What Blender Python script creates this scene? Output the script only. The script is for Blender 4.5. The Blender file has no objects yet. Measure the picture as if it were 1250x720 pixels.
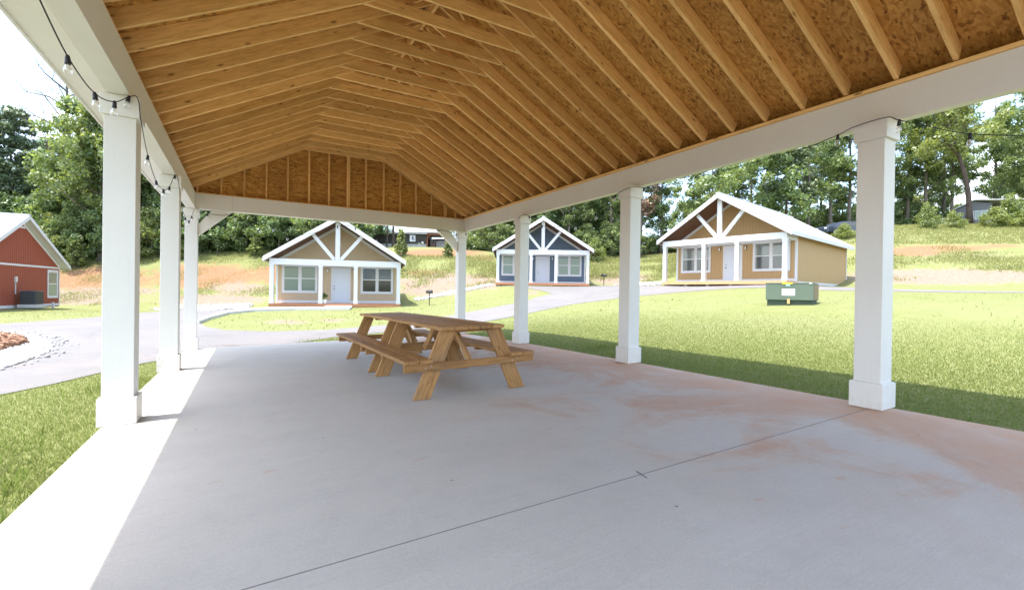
import bpy, math, random
import numpy as np
from mathutils import Vector, Matrix
from mathutils.geometry import delaunay_2d_cdt
R = math.radians
rnd = random.Random(7)
scene = bpy.context.scene
col = scene.collection

# ------------------------------------------------------------------ camera basis (units: metres; X across, Y along the pavilion)
FPX, YAW, PIT, ROL, CAMH = 564.82, .5279, -.0046, .014, 1.2
_F0 = Vector((math.sin(YAW), math.cos(YAW), 0)); _R0 = Vector((math.cos(YAW), -math.sin(YAW), 0)); _U0 = Vector((0, 0, 1))
_F = _F0*math.cos(PIT)+_U0*math.sin(PIT); _U1 = _U0*math.cos(PIT)-_F0*math.sin(PIT)
_Rt = _R0*math.cos(ROL)+_U1*math.sin(ROL); _Up = _U1*math.cos(ROL)-_R0*math.sin(ROL)
CAM = Vector((0, 0, CAMH))
def ray(u, v): return _F+_Rt*((u-625)/FPX)+_Up*((360-v)/FPX)
def atd(u, v, d): return CAM+ray(u, v)*d
def atX(u, v, x):
    d = ray(u, v); return CAM+d*(x/d.x)
def atY(u, v, y):
    d = ray(u, v); return CAM+d*(y/d.y)
def horizon(u): return 357.4+(u-625)*.01402

# ------------------------------------------------------------------ object helpers
def tag(o, label=None, cat=None, group=None, kind=None):
    if label: o['label'] = label
    if cat: o['category'] = cat
    if group: o['group'] = group
    if kind: o['kind'] = kind
    return o
WM = {}
def thing(name, label, cat, loc=(0, 0, 0), rz=0, group=None, M=None):
    o = bpy.data.objects.new(name, None); col.objects.link(o)
    o.empty_display_size = .2
    m = M if M is not None else Matrix.Translation(Vector(loc)) @ Matrix.Rotation(rz, 4, 'Z')
    o.matrix_basis = m; WM[o] = m
    return tag(o, label, cat, group)
class MB:
    def __init__(s): s.v = []; s.f = []
    def add(s, vs, fs):
        n = len(s.v); s.v.extend([tuple(v) for v in vs]); s.f.extend([tuple(i+n for i in f) for f in fs]); return s
    def box(s, a, b, M=None):
        x0, y0, z0 = a; x1, y1, z1 = b
        vs = [Vector(p) for p in ((x0,y0,z0),(x1,y0,z0),(x1,y1,z0),(x0,y1,z0),(x0,y0,z1),(x1,y0,z1),(x1,y1,z1),(x0,y1,z1))]
        if M is not None: vs = [M @ v for v in vs]
        return s.add(vs, [(0,3,2,1),(4,5,6,7),(0,1,5,4),(1,2,6,5),(2,3,7,6),(3,0,4,7)])
    def prism(s, poly, off):          # poly: 3D points (planar), off: extrusion vector
        n = len(poly); p = [Vector(q) for q in poly]; o = Vector(off)
        fs = [tuple(range(n))[::-1], tuple(range(n, 2*n))]+[(i, (i+1) % n, n+(i+1) % n, n+i) for i in range(n)]
        return s.add(p+[q+o for q in p], fs)
    def bar(s, p0, p1, w, h, up=(0, 0, 1)):
        return s.box((0, -w/2, -h/2), ((Vector(p1)-Vector(p0)).length, w/2, h/2), frame(p0, p1, up))
    def tube(s, pts, r, n=6, cap=True):
        pts = [Vector(p) for p in pts]; rs = r if isinstance(r, (list, tuple)) else [r]*len(pts)
        b = len(s.v); prev = None
        for i, p in enumerate(pts):
            t = (pts[min(i+1, len(pts)-1)]-pts[max(i-1, 0)]).normalized()
            if prev is None:
                a = t.cross(Vector((0, 0, 1)));  a = a if a.length > 1e-3 else t.cross(Vector((0, 1, 0)))
            else: a = prev-t*prev.dot(t)
            a.normalize(); prev = a; c = t.cross(a)
            for k in range(n):
                g = 2*math.pi*k/n; s.v.append(tuple(p+(a*math.cos(g)+c*math.sin(g))*rs[i]))
        for i in range(len(pts)-1):
            for k in range(n):
                s.f.append((b+i*n+k, b+i*n+(k+1) % n, b+(i+1)*n+(k+1) % n, b+(i+1)*n+k))
        if cap:
            s.f.append(tuple(b+k for k in range(n))[::-1]); e = b+(len(pts)-1)*n; s.f.append(tuple(e+k for k in range(n)))
        return s
    def lathe(s, prof, c, n=10, M=None):
        b = len(s.v)
        for r, z in prof:
            for k in range(n):
                g = 2*math.pi*k/n; v = Vector((r*math.cos(g), r*math.sin(g), z))
                if M is not None: v = M @ v
                s.v.append(tuple(v+Vector(c)))
        for i in range(len(prof)-1):
            for k in range(n): s.f.append((b+i*n+k, b+i*n+(k+1) % n, b+(i+1)*n+(k+1) % n, b+(i+1)*n+k))
        s.f.append(tuple(b+k for k in range(n))[::-1]); e = b+(len(prof)-1)*n; s.f.append(tuple(e+k for k in range(n)))
        return s
    def build(s, name, mat, parent=None, world=False, bevel=0, smooth=False, basis=None):
        me = bpy.data.meshes.new(name)
        vs = s.v
        if world and parent is not None:
            P = parent; inv = WM[P].inverted(); vs = [tuple(inv @ Vector(v)) for v in vs]
        me.from_pydata(vs, [], s.f); me.update()
        me.materials.append(mat)
        if smooth: me.polygons.foreach_set('use_smooth', [True]*len(me.polygons))
        o = bpy.data.objects.new(name, me); col.objects.link(o)
        if parent is not None: o.parent = parent
        if basis is not None: o.matrix_basis = basis
        WM[o] = (WM[parent] if parent is not None else Matrix())@(basis if basis is not None else Matrix())
        if bevel:
            m = o.modifiers.new('edge', 'BEVEL'); m.width = bevel; m.segments = 2; m.limit_method = 'ANGLE'
        return o
def frame(p0, p1, up=(0, 0, 1)):
    p0 = Vector(p0); x = (Vector(p1)-p0).normalized(); y = Vector(up).cross(x).normalized(); z = x.cross(y)
    M = Matrix((x, y, z)).transposed().to_4x4(); M.translation = p0; return M
def lumber(name, p0, p1, w, h, mat, parent, up=(0, 0, 1), bevel=.003, cut=None):
    """one board: long axis = local x (so the grain follows it); world coordinates"""
    M = frame(p0, p1, up); L = (Vector(p1)-Vector(p0)).length
    mb = MB()
    if cut:   # bevelled ends: (shift of the lower edge at the start, at the end)
        a, b = cut
        vs = [(a,-w/2,-h/2),(L+b,-w/2,-h/2),(L+b,w/2,-h/2),(a,w/2,-h/2),(0,-w/2,h/2),(L,-w/2,h/2),(L,w/2,h/2),(0,w/2,h/2)]
        mb.add(vs, [(0,3,2,1),(4,5,6,7),(0,1,5,4),(1,2,6,5),(2,3,7,6),(3,0,4,7)])
    else: mb.box((0, -w/2, -h/2), (L, w/2, h/2))
    return mb.build(name, mat, parent, basis=WM[parent].inverted() @ M, bevel=bevel)
def np_mesh(name, verts, faces, mat, smooth=False):
    """verts Nx3, faces MxK (all the same size)"""
    me = bpy.data.meshes.new(name); K = faces.shape[1]
    me.vertices.add(len(verts)); me.vertices.foreach_set('co', verts.astype(np.float32).ravel())
    me.loops.add(faces.size); me.loops.foreach_set('vertex_index', faces.astype(np.int32).ravel())
    me.polygons.add(len(faces)); me.polygons.foreach_set('loop_start', np.arange(0, faces.size, K, dtype=np.int32))
    me.polygons.foreach_set('loop_total', np.full(len(faces), K, dtype=np.int32))
    if smooth: me.polygons.foreach_set('use_smooth', np.ones(len(faces), dtype=bool))
    me.update(calc_edges=True); me.validate()
    if mat: me.materials.append(mat)
    return me
def link(name, me, parent=None):
    o = bpy.data.objects.new(name, me); col.objects.link(o)
    if parent is not None: o.parent = parent
    return o

# ------------------------------------------------------------------ materials
class NT:
    def __init__(s, name):
        s.m = bpy.data.materials.new(name); s.m.use_nodes = True; s.t = s.m.node_tree
        s.p = s.t.nodes['Principled BSDF']; s.out = s.t.nodes['Material Output']
    def n(s, typ, ins=None, **kw):
        nd = s.t.nodes.new(typ)
        for k, v in kw.items(): setattr(nd, k, v)
        for k, v in (ins or {}).items(): s.set(nd.inputs[k], v)
        return nd
    def set(s, sock, v):
        if isinstance(v, bpy.types.NodeSocket): s.t.links.new(v, sock)
        elif isinstance(v, bpy.types.Node): s.t.links.new(v.outputs[0], sock)
        else:
            if isinstance(v, tuple) and len(v) == 3 and sock.type == 'RGBA': v = v+(1,)
            sock.default_value = v
    def obj(s, scale=(1, 1, 1), rand=True):
        tc = s.n('ShaderNodeTexCoord').outputs['Object']
        if rand:
            oi = s.n('ShaderNodeObjectInfo').outputs['Random']
            off = s.n('ShaderNodeVectorMath', {0: oi, 1: (37., 53., 91.)}, operation='MULTIPLY')
            tc = s.n('ShaderNodeVectorMath', {0: tc, 1: off}, operation='ADD').outputs[0]
        return s.n('ShaderNodeMapping', {'Vector': tc, 'Scale': scale}).outputs[0]
    def noise(s, vec, scale, detail=4, rough=.55, dist=0):
        return s.n('ShaderNodeTexNoise', {'Vector': vec, 'Scale': scale, 'Detail': detail, 'Roughness': rough, 'Distortion': dist}).outputs['Fac']
    def ramp(s, fac, stops, interp='LINEAR'):
        nd = s.n('ShaderNodeValToRGB', {'Fac': fac}); cr = nd.color_ramp; cr.interpolation = interp
        while len(cr.elements) < len(stops): cr.elements.new(.5)
        for e, (p, c) in zip(cr.elements, stops):
            e.position = p; e.color = (c if isinstance(c, tuple) else (c, c, c))+(1,)
        return nd.outputs['Color']
    def mix(s, fac, a, b, blend='MIX'):
        nd = s.n('ShaderNodeMix', data_type='RGBA', blend_type=blend)
        s.set(nd.inputs[0], fac); s.set(nd.inputs[6], a); s.set(nd.inputs[7], b); return nd.outputs[2]
    def math(s, op, a, b=None, c=None):
        nd = s.n('ShaderNodeMath', operation=op); s.set(nd.inputs[0], a)
        if b is not None: s.set(nd.inputs[1], b)
        if c is not None: s.set(nd.inputs[2], c)
        return nd.outputs[0]
    def fin(s, color=None, rough=.6, bump=None, strength=.2, dist=.01, spec=.4, metal=0):
        if color is not None: s.set(s.p.inputs['Base Color'], color)
        s.set(s.p.inputs['Roughness'], rough); s.p.inputs['Specular IOR Level'].default_value = spec; s.p.inputs['Metallic'].default_value = metal
        if bump is not None:
            b = s.n('ShaderNodeBump', {'Height': bump, 'Strength': strength, 'Distance': dist}); s.set(s.p.inputs['Normal'], b.outputs[0])
        return s.m

def paint(name, c, rough=.5, var=.06, spec=.4, bump=.05):
    t = NT(name); v = t.obj((1, 1, 1)); a = t.noise(v, 1.3, 5, .6); b = t.noise(v, 60, 3)
    k = t.math('MULTIPLY_ADD', a, var*2, 1-var)
    cc = t.mix(1, c, t.n('ShaderNodeCombineColor', {0: k, 1: k, 2: k}).outputs[0], 'MULTIPLY')
    return t.fin(cc, rough, b, bump, .004, spec)
def wood(name, light, dark, grain=26, knots=True, rough=.65, var=.22, spec=.25, gbump=.12):
    t = NT(name); v = t.obj((1, 1, 1))
    vs = t.n('ShaderNodeMapping', {'Vector': v, 'Scale': (.9, 9, 9)}).outputs[0]
    g = t.noise(vs, 4.5, 6, .62, .8)
    fine = t.noise(t.n('ShaderNodeMapping', {'Vector': v, 'Scale': (2.5, grain*4, grain*4)}).outputs[0], 1., 3, .6)
    c = t.ramp(g, [(.3, dark), (.52, light), (.75, tuple(min(1, x*1.15) for x in light))])
    c = t.mix(.22, c, t.ramp(fine, [(.35, dark), (.65, light)]))
    if name == 'table_wood':
        wp = t.noise(v, 3.2, 5, .7); c = t.mix(t.ramp(wp, [(.5, 0.), (.72, .45)]), c, (.24, .175, .115))
    oi = t.n('ShaderNodeObjectInfo').outputs['Random']
    k = t.math('MULTIPLY_ADD', oi, var, 1-var/2)
    c = t.mix(1, c, t.n('ShaderNodeCombineColor', {0: k, 1: t.math('POWER', k, 1.15), 2: t.math('POWER', k, 1.4)}).outputs[0], 'MULTIPLY')
    if knots:
        kv = t.n('ShaderNodeMapping', {'Vector': v, 'Scale': (3.0, 10, 10)}).outputs[0]
        vo = t.n('ShaderNodeTexVoronoi', {'Vector': kv, 'Scale': 1.0, 'Randomness': 1.}).outputs['Distance']
        kk = t.ramp(vo, [(.06, 1.), (.11, .5), (.15, 0.)])
        c = t.mix(t.math('MULTIPLY', kk, .85), c, tuple(x*q for x, q in zip(dark, (.32, .26, .2)))
        ) if False else t.mix(t.math('MULTIPLY', kk, .85), c, (dark[0]*.35, dark[1]*.28, dark[2]*.3))
        st = t.noise(t.n('ShaderNodeMapping', {'Vector': v, 'Scale': (.6, 3, 3)}).outputs[0], 2.2, 4)
        c = t.mix(t.ramp(st, [(.62, 0.), (.8, .45)]), c, tuple(x*.55 for x in dark))
    return t.fin(c, rough, g, gbump, .004, spec)

def column_paint():
    t = NT('white_paint'); v = t.obj((1, 1, 1), False); z = t.n('ShaderNodeSeparateXYZ', {0: v}).outputs[2]; a = t.noise(v, 1.3, 5, .6); b = t.noise(v, 60, 3)
    g = t.noise(t.n('ShaderNodeMapping', {'Vector': v, 'Scale': (30, 30, 1.2)}).outputs[0], 1., 3)
    c = t.ramp(a, [(.3, (.72, .705, .655)), (.7, (.765, .75, .70))]); c = t.mix(t.ramp(g, [(.55, 0.), (.8, .12)]), c, (.5, .49, .46))
    low = t.n('ShaderNodeMapRange', {0: z, 1: .32, 2: .0, 3: 0., 4: 1.}).outputs[0]
    c = t.mix(t.math('MULTIPLY', low, t.ramp(t.noise(v, 16, 5, .7), [(.4, 0.), (.75, .5)])), c, (.45, .28, .18))
    return t.fin(c, .5, t.math('ADD', b, g), .08, .004, .35)
M_white = column_paint()
M_white_house = paint('white_trim_paint', (.56, .56, .56), .5, .04)
M_lumber = wood('pine_lumber', (.83, .53, .21), (.58, .32, .10), var=.34)
M_table = wood('table_wood', (.44, .235, .085), (.20, .095, .034), var=.4, rough=.6)
M_deckwood = wood('deck_wood', (.42, .2, .11), (.27, .12, .065), var=.2)
M_deckwood_tan = wood('tan_deck_wood', (.6, .36, .18), (.42, .22, .1), var=.2)
M_black = paint('black_plastic', (.018, .018, .02), .5, .1)
M_steel = paint('galvanised_steel', (.5, .5, .5), .35, .1, .5)
M_soffit_brown = wood('brown_soffit', (.13, .07, .045), (.08, .045, .03), knots=False)
M_door = paint('door_paint', (.54, .57, .62), .4, .02)
M_roofmetal = paint('white_roof_metal', (.6, .6, .605), .4, .04, .5, 0)

def osb():
    t = NT('osb_sheathing'); v = t.obj((1, 1, 1), False)
    w = t.n('ShaderNodeTexNoise', {'Vector': v, 'Scale': 2.6, 'Detail': 2.}).outputs['Color']
    vv = t.n('ShaderNodeVectorMath', {0: v, 1: t.n('ShaderNodeVectorMath', {0: w, 1: (.16, .16, .16)}, operation='MULTIPLY').outputs[0]}, operation='ADD').outputs[0]
    def strands(rot):
        vo = t.n('ShaderNodeTexVoronoi', {'Vector': t.n('ShaderNodeMapping', {'Vector': vv, 'Scale': (5.5, 44, 36), 'Rotation': (0, rot, rot)}).outputs[0], 'Scale': 1., 'Randomness': 1.})
        return t.n('ShaderNodeSeparateColor', {0: vo.outputs['Color']}).outputs[0]
    a, b, d = strands(.35), strands(-.5), strands(.05)
    m1 = t.ramp(t.noise(v, 5.5, 2), [(.47, 0.), (.53, 1.)]); m2 = t.ramp(t.noise(v, 8.3, 2), [(.5, 0.), (.56, 1.)])
    big = t.noise(v, 1.1, 5, .6)
    f = t.mix(m2, t.mix(m1, a, b), d)
    c = t.ramp(f, [(.02, (.20, .085, .02)), (.14, (.40, .19, .042)), (.5, (.54, .27, .062)), (.95, (.66, .37, .10))])
    c = t.mix(t.ramp(big, [(.4, 0.), (.7, .4)]), c, (.27, .12, .028))
    return t.fin(c, .6, f, .25, .004, .3)
M_osb = osb()

def concrete():
    t = NT('broomed_concrete'); v = t.obj((1, 1, 1), False)
    x = t.n('ShaderNodeSeparateXYZ', {0: v})
    big = t.noise(v, .55, 5, .6, .5); mid = t.noise(v, 2.8, 5, .65); fine = t.noise(v, 90, 3, .7)
    broom = t.noise(t.n('ShaderNodeMapping', {'Vector': v, 'Scale': (1.2, 110, 1)}).outputs[0], 1., 3, .6)
    streak = t.noise(t.n('ShaderNodeMapping', {'Vector': v, 'Scale': (.35, 3.2, 1), 'Rotation': (0, 0, .06)}).outputs[0], 1., 5, .6)
    c = t.ramp(big, [(.3, (.455, .422, .36)), (.7, (.53, .495, .425))])
    c = t.mix(t.ramp(streak, [(.35, .0), (.7, .3)]), c, (.40, .38, .34))
    c = t.mix(.2, c, t.ramp(fine, [(.3, (.22, .215, .2)), (.7, (.64, .62, .58))]))
    c = t.mix(.05, c, t.ramp(broom, [(.3, (.1, .1, .1)), (.7, (.8, .8, .8))]))
    # red clay washed in from the lawn side (right edge), and a few small smears
    edge = t.n('ShaderNodeMapRange', {0: x.outputs[0], 1: 1.2, 2: 5.3, 3: 0., 4: 1.}).outputs[0]
    wob = t.noise(v, .75, 6, .62, 1.2)
    s = t.math('ADD', t.math('MULTIPLY', edge, .72), t.math('MULTIPLY', t.math('SUBTRACT', wob, .5), 1.5))
    c = t.mix(t.ramp(s, [(.12, 0.), (.9, .6)]), c, (.48, .325, .21))
    s2 = t.math('ADD', s, t.math('MULTIPLY', t.math('SUBTRACT', t.noise(v, 9, 5, .7), .5), .35))
    c = t.mix(t.ramp(s2, [(.36, 0.), (.58, .5), (1.0, .8)]), c, (.44, .225, .11))
    sm = t.noise(t.n('ShaderNodeMapping', {'Vector': v, 'Scale': (2.2, 4.5, 1)}).outputs[0], 1.0, 4, .55, .3)
    c = t.mix(t.ramp(sm, [(.66, 0.), (.74, .55)]), c, (.44, .25, .14))
    sp = t.n('ShaderNodeTexVoronoi', {'Vector': v, 'Scale': 2.3, 'Randomness': 1.}).outputs['Distance']
    c = t.mix(t.ramp(sp, [(.012, .85), (.03, 0.)]), c, (.07, .06, .05))
    blot = t.noise(v, 5.5, 6, .7, .3)
    c = t.mix(t.ramp(blot, [(.5, 0.), (.75, .3)]), c, (.36, .335, .30))
    r = t.ramp(mid, [(.3, .6), (.7, .8)])
    return t.fin(c, r, t.math('ADD', broom, fine), .18, .003, .3)
M_conc = concrete()
def plainconc(name, c):
    t = NT(name); v = t.obj((1, 1, 1), False); a = t.noise(v, 1.5, 5); f = t.noise(v, 40, 3)
    cc = t.mix(t.ramp(a, [(.3, 0.), (.8, .35)]), c, tuple(x*.75 for x in c)); return t.fin(cc, .8, f, .2, .005, .2)
M_walk = plainconc('walkway_concrete', (.5, .49, .47))
def asphalt():
    t = NT('worn_asphalt'); v = t.obj((1, 1, 1), False); a = t.noise(v, .35, 5, .6, .4); f = t.noise(v, 55, 3, .7)
    st = t.noise(t.n('ShaderNodeMapping', {'Vector': v, 'Scale': (.12, 1.1, 1), 'Rotation': (0, 0, -.75)}).outputs[0], 1., 5, .6)
    c = t.ramp(a, [(.3, (.135, .131, .131)), (.7, (.18, .171, .168))])
    c = t.mix(t.ramp(st, [(.4, 0.), (.75, .45)]), c, (.185, .155, .14))
    c = t.mix(.25, c, t.ramp(f, [(.3, (.05, .05, .05)), (.7, (.24, .24, .24))]))
    ck = t.n('ShaderNodeTexVoronoi', {'Vector': t.n('ShaderNodeVectorMath', {0: v, 1: t.n('ShaderNodeTexNoise', {'Vector': v, 'Scale': 1.3, 'Detail': 4.}).outputs['Color']}, operation='ADD').outputs[0], 'Scale': .3}, feature='DISTANCE_TO_EDGE').outputs['Distance']
    c = t.mix(t.math('MULTIPLY', t.ramp(ck, [(.002, .6), (.008, 0.)]), t.ramp(t.noise(v, .3, 2), [(.45, 0.), (.55, 1.)])), c, (.06, .055, .05))
    pt = t.noise(v, 2.2, 6, .7, .4); c = t.mix(t.ramp(pt, [(.52, 0.), (.72, .5)]), c, (.235, .195, .165))
    return t.fin(c, .85, f, .3, .006, .2)
M_asphalt = asphalt()
def ground_mat():
    t = NT('lawn_and_clay'); v = t.obj((1, 1, 1), False)
    at = t.n('ShaderNodeVertexColor', layer_name='cover'); sp = t.n('ShaderNodeSeparateColor', {0: at.outputs[0]})
    big = t.noise(v, .22, 5, .6, .6); mid = t.noise(v, 1.4, 5, .65, .5); fine = t.noise(v, 22, 4, .75); fin2 = t.noise(v, 6, 5, .7)
    g = t.ramp(mid, [(.28, (.118, .14, .042)), (.5, (.168, .18, .066)), (.72, (.215, .215, .098))])
    g = t.mix(t.ramp(big, [(.36, 0.), (.62, .75)]), g, (.205, .20, .10))
    g = t.mix(t.ramp(fin2, [(.52, 0.), (.75, .55)]), g, (.215, .21, .105))
    g = t.mix(.5, g, t.ramp(fine, [(.3, (.065, .085, .02)), (.5, (.14, .16, .055)), (.7, (.22, .225, .10))]))
    clay = t.ramp(fin2, [(.3, (.17, .075, .035)), (.5, (.215, .115, .06)), (.7, (.26, .195, .125))])
    straw = t.ramp(fin2, [(.3, (.15, .105, .07)), (.55, (.215, .165, .125)), (.75, (.27, .23, .19))])
    clay = t.mix(.3, clay, t.ramp(fine, [(.3, (.10, .04, .018)), (.7, (.33, .21, .125))]))
    straw = t.mix(.35, straw, t.ramp(fine, [(.3, (.09, .055, .03)), (.7, (.33, .28, .23))]))
    def mk(ch, lo, hi):
        return t.ramp(t.math('ADD', ch, t.math('MULTIPLY', t.math('SUBTRACT', t.math('MULTIPLY_ADD', fin2, .4, t.math('MULTIPLY_ADD', mid, .35, t.math('MULTIPLY', fine, .25))), .5), 2.3)), [(lo, 0.), (hi, 1.)])
    c = t.mix(mk(sp.outputs[0], .42, .54), g, clay)
    c = t.mix(mk(sp.outputs[1], .42, .54), c, straw)
    leaf = t.ramp(fin2, [(.3, (.035, .035, .015)), (.6, (.09, .075, .035)), (.8, (.14, .11, .06))])
    c = t.mix(mk(sp.outputs[2], .4, .6), c, leaf)
    return t.fin(c, .95, t.math('ADD', fine, fin2), .5, .03, .1)
M_ground = ground_mat()
def blades(name, a, b, d):
    t = NT(name); ri = t.n('ShaderNodeNewGeometry').outputs['Random Per Island']
    c = t.ramp(ri, [(0., a), (.55, b), (1., d)]); t.fin(c, .75, spec=.12)
    tr = t.n('ShaderNodeBsdfTranslucent', {'Color': c}); mx = t.n('ShaderNodeMixShader', {0: .5, 1: t.p.outputs[0], 2: tr.outputs[0]})
    t.t.links.new(mx.outputs[0], t.out.inputs[0]); return t.m
M_blade = blades('grass_blades', (.14, .198, .038), (.21, .258, .068), (.295, .305, .115))
M_weed = blades('bank_weeds', (.2, .225, .07), (.28, .295, .10), (.40, .38, .19))
def leafmat(name, a, b, c_, tr=.48, var=.3):
    t = NT(name); ri = t.n('ShaderNodeNewGeometry').outputs['Random Per Island']; oi = t.n('ShaderNodeObjectInfo').outputs['Random']
    c = t.ramp(ri, [(0., a), (.55, b), (1., c_)])
    k = t.math('MULTIPLY_ADD', oi, var, 1-var/2)
    c = t.mix(1, c, t.n('ShaderNodeCombineColor', {0: t.math('POWER', k, 1.6), 1: k, 2: k}).outputs[0], 'MULTIPLY')
    t.fin(c, .38, spec=.6)
    q = t.n('ShaderNodeBsdfTranslucent', {'Color': t.mix(1, c, (1.15, 1.1, .5), 'MULTIPLY')}); mx = t.n('ShaderNodeMixShader', {0: tr, 1: t.p.outputs[0], 2: q.outputs[0]})
    t.t.links.new(mx.outputs[0], t.out.inputs[0]); return t.m
M_leaf_dark = leafmat('dark_broadleaf', (0.1121, 0.1719, 0.0673), (0.1869, 0.2691, 0.1121), (0.3289, 0.4036, 0.2018))
M_leaf_mid = leafmat('mid_broadleaf', (0.122, 0.1769, 0.061), (0.2013, 0.2623, 0.0976), (0.3294, 0.3782, 0.1769))
M_leaf_pale = leafmat('pale_broadleaf', (0.1323, 0.1782, 0.0517), (0.207, 0.2645, 0.0805), (0.3105, 0.3565, 0.138))
M_needle = leafmat('pine_needles', (0.0945, 0.1418, 0.0743), (0.162, 0.2228, 0.1215), (0.27, 0.324, 0.189), .15)
M_leaf_brown = leafmat('browned_leaves', (0.18, 0.12, 0.084), (0.288, 0.204, 0.144), (0.384, 0.3, 0.216), .2)
def bark(name, a, b):
    t = NT(name); v = t.obj((14, 14, 2.2)); n = t.noise(v, 1., 5, .65, .5)
    return t.fin(t.ramp(n, [(.3, a), (.7, b)]), .9, n, .6, .03, .1)
M_bark = bark('grey_bark', (.09, .075, .06), (.23, .2, .165)); M_bark_dark = bark('dark_bark', (.045, .035, .03), (.13, .1, .08))
def gravelmat(name, a, b):
    t = NT(name); ri = t.n('ShaderNodeNewGeometry').outputs['Random Per Island']; v = t.obj((1, 1, 1), False)
    return t.fin(t.ramp(ri, [(0., a), (1., b)]), .85, t.noise(v, 30, 3), .3, .01, .2)
M_stone = gravelmat('white_stone', (.26, .25, .235), (.56, .55, .53)); M_mulch = gravelmat('red_mulch', (.17, .085, .05), (.33, .2, .13))
def siding(name, c):
    t = NT(name); v = t.obj((3, 3, .5)); a = t.noise(v, 1.4, 4); f = t.noise(t.obj((60, 60, 5)), 1., 3)
    cc = t.mix(t.ramp(a, [(.3, 0.), (.8, .22)]), c, tuple(x*.8 for x in c)); return t.fin(cc, .65, f, .12, .004, .25)
def glass_blind(name, top, bot, split=None):
    t = NT(name); v = t.obj((1, 1, 1), False); x = t.n('ShaderNodeSeparateXYZ', {0: v})
    sl = t.math('SINE', t.math('MULTIPLY', x.outputs[2], 125.))
    c = t.mix(t.ramp(sl, [(.3, 0.), (.7, .28)]), top, tuple(q*.55 for q in top))
    if split is not None: c = t.mix(t.math('LESS_THAN', x.outputs[2], split), c, bot)
    m = t.fin(c, .08, spec=.6); t.p.inputs['Coat Weight'].default_value = .35; t.p.inputs['Coat Roughness'].default_value = .02; return m
M_pane_blind = glass_blind('pane_with_blinds', (.15, .215, .175), (.03, .04, .04))
M_pane_painted_sky = glass_blind('painted_sky_reflection_pane', (.10, .13, .155), (.02, .028, .022), 1.82)  # sky reflection painted in: bluish upper half over a dark lower half
M_pane_half = glass_blind('half_blind_pane', (.17, .19, .18), (.075, .085, .085), 1.82)
def bulbglass():
    t = NT('clear_bulb_glass'); tr = t.n('ShaderNodeBsdfTransparent'); gl = t.n('ShaderNodeBsdfGlossy', {'Color': (.9, .9, .9), 'Roughness': .05})
    lw = t.n('ShaderNodeLayerWeight', {'Blend': .35}); f = t.math('MULTIPLY_ADD', lw.outputs['Facing'], .6, .12)
    mx = t.n('ShaderNodeMixShader', {0: f, 1: tr.outputs[0], 2: gl.outputs[0]}); t.t.links.new(mx.outputs[0], t.out.inputs[0]); return t.m
M_bulb = bulbglass()
M_bulb_white = paint('frosted_bulb', (.8, .8, .76), .25, .02)

# ------------------------------------------------------------------ terrain
KX, KY = .024, -.0054
def slab_z(x, y): return KX*x+KY*y-.058*(max(0., y-6.)/6.4)**2
CP = []
for y in (-4, 0, 3, 6, 9, 12): CP += [(-1.3, y, slab_z(-1.1, y)-.06), (5.75, y, slab_z(5.55, y)-.035), (2.2, y, slab_z(2.2, y)-.1)]
for x in (0, 2.2, 4.4): CP.append((x, 12.8, slab_z(x, 12.45)-.04))
CP += [(-2.7, 8.6, -.21), (-3, 4, -.2), (-3, 0, -.2), (-7, 2, -.32), (-12, 8, -.4), (-2, 12.8, -.22), (-8, 25, -.3), (-6, 28.5, -.3), (-1, 17.3, -.12),
       (2.3, 13.8, -.07), (6.9, 15.5, .06), (7.2, 2, .19), (7.2, 6, .18), (7.2, 10, .16), (10.5, 18.2, .27), (14.4, 7.8, .957), (13.8, 3.5, .86), (12, -3, .8),
       (20, -4, 1.4), (5.3, 31, .06), (1, 33, .02), (9, 30, .12), (7, 38, .25), (-12.5, 46, -.32), (-14, 40, -.32), (-20, 44, -.2), (-20, 30, -.3), (-30, 20, -.3), (-20, 5, -.5)]
def uvd(u, v, d): p = atd(u, v, d); CP.append((p.x, p.y, p.z))
uvd(700, 365, 32); uvd(640, 372, 27); uvd(812, 355, 31); uvd(900, 355, 24.5); uvd(1000, 354, 25); uvd(1100, 354.5, 25.5); uvd(1230, 354.5, 25.5)
uvd(1100, 349.5, 30); uvd(1230, 349.5, 30); uvd(1040, 350, 33)
CP += [(22.4, 33.2, 1.84), (19, 35.3, 1.78), (25.8, 31.3, 1.86), (27, 36, 2.3), (26, 23, 1.86), (27.5, 15.4, 1.88), (36, 20, 2.3), (30, 26, 2.2)]
uvd(30, 372.5, 44); uvd(100, 372, 44); uvd(190, 372, 43); uvd(250, 371, 42.5); uvd(310, 368, 42); uvd(430, 363, 43); uvd(510, 361.5, 42); uvd(575, 351, 43); uvd(750, 345.5, 44.5); uvd(790, 343, 45)
for u, v, d in ((-60, 322, 52), (60, 321, 52), (200, 317, 52), (300, 312, 52), (400, 314, 51), (480, 314, 50), (560, 317, 50), (640, 318, 51), (750, 320, 53), (830, 316, 54), (950, 300, 52), (1050, 283, 49), (1130, 280, 48), (1230, 280, 48),
                (1130, 315, 38), (1230, 315, 38), (1130, 299, 42.5), (1230, 299, 42.5), (60, 345, 48), (200, 343, 47.5), (520, 338, 46), (575, 333, 46.5), (765, 331, 49)): uvd(u, v, d)
for u, v, d in ((-200, 318, 66), (0, 319, 68), (200, 314, 70), (400, 303, 66), (520, 301.5, 66), (640, 306, 70), (800, 300, 72), (1000, 280, 66), (1150, 272, 62), (1250, 272, 62), (1400, 270, 60), (-300, 318, 50)): uvd(u, v, d)
CPa = np.array(CP); PX = CPa[:, :2]
def phi(r2): return np.sqrt(r2+2.0)
_A = phi(((PX[:, None]-PX[None])**2).sum(-1)); _n = len(PX)
_P = np.c_[np.ones(_n), PX/50]
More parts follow.
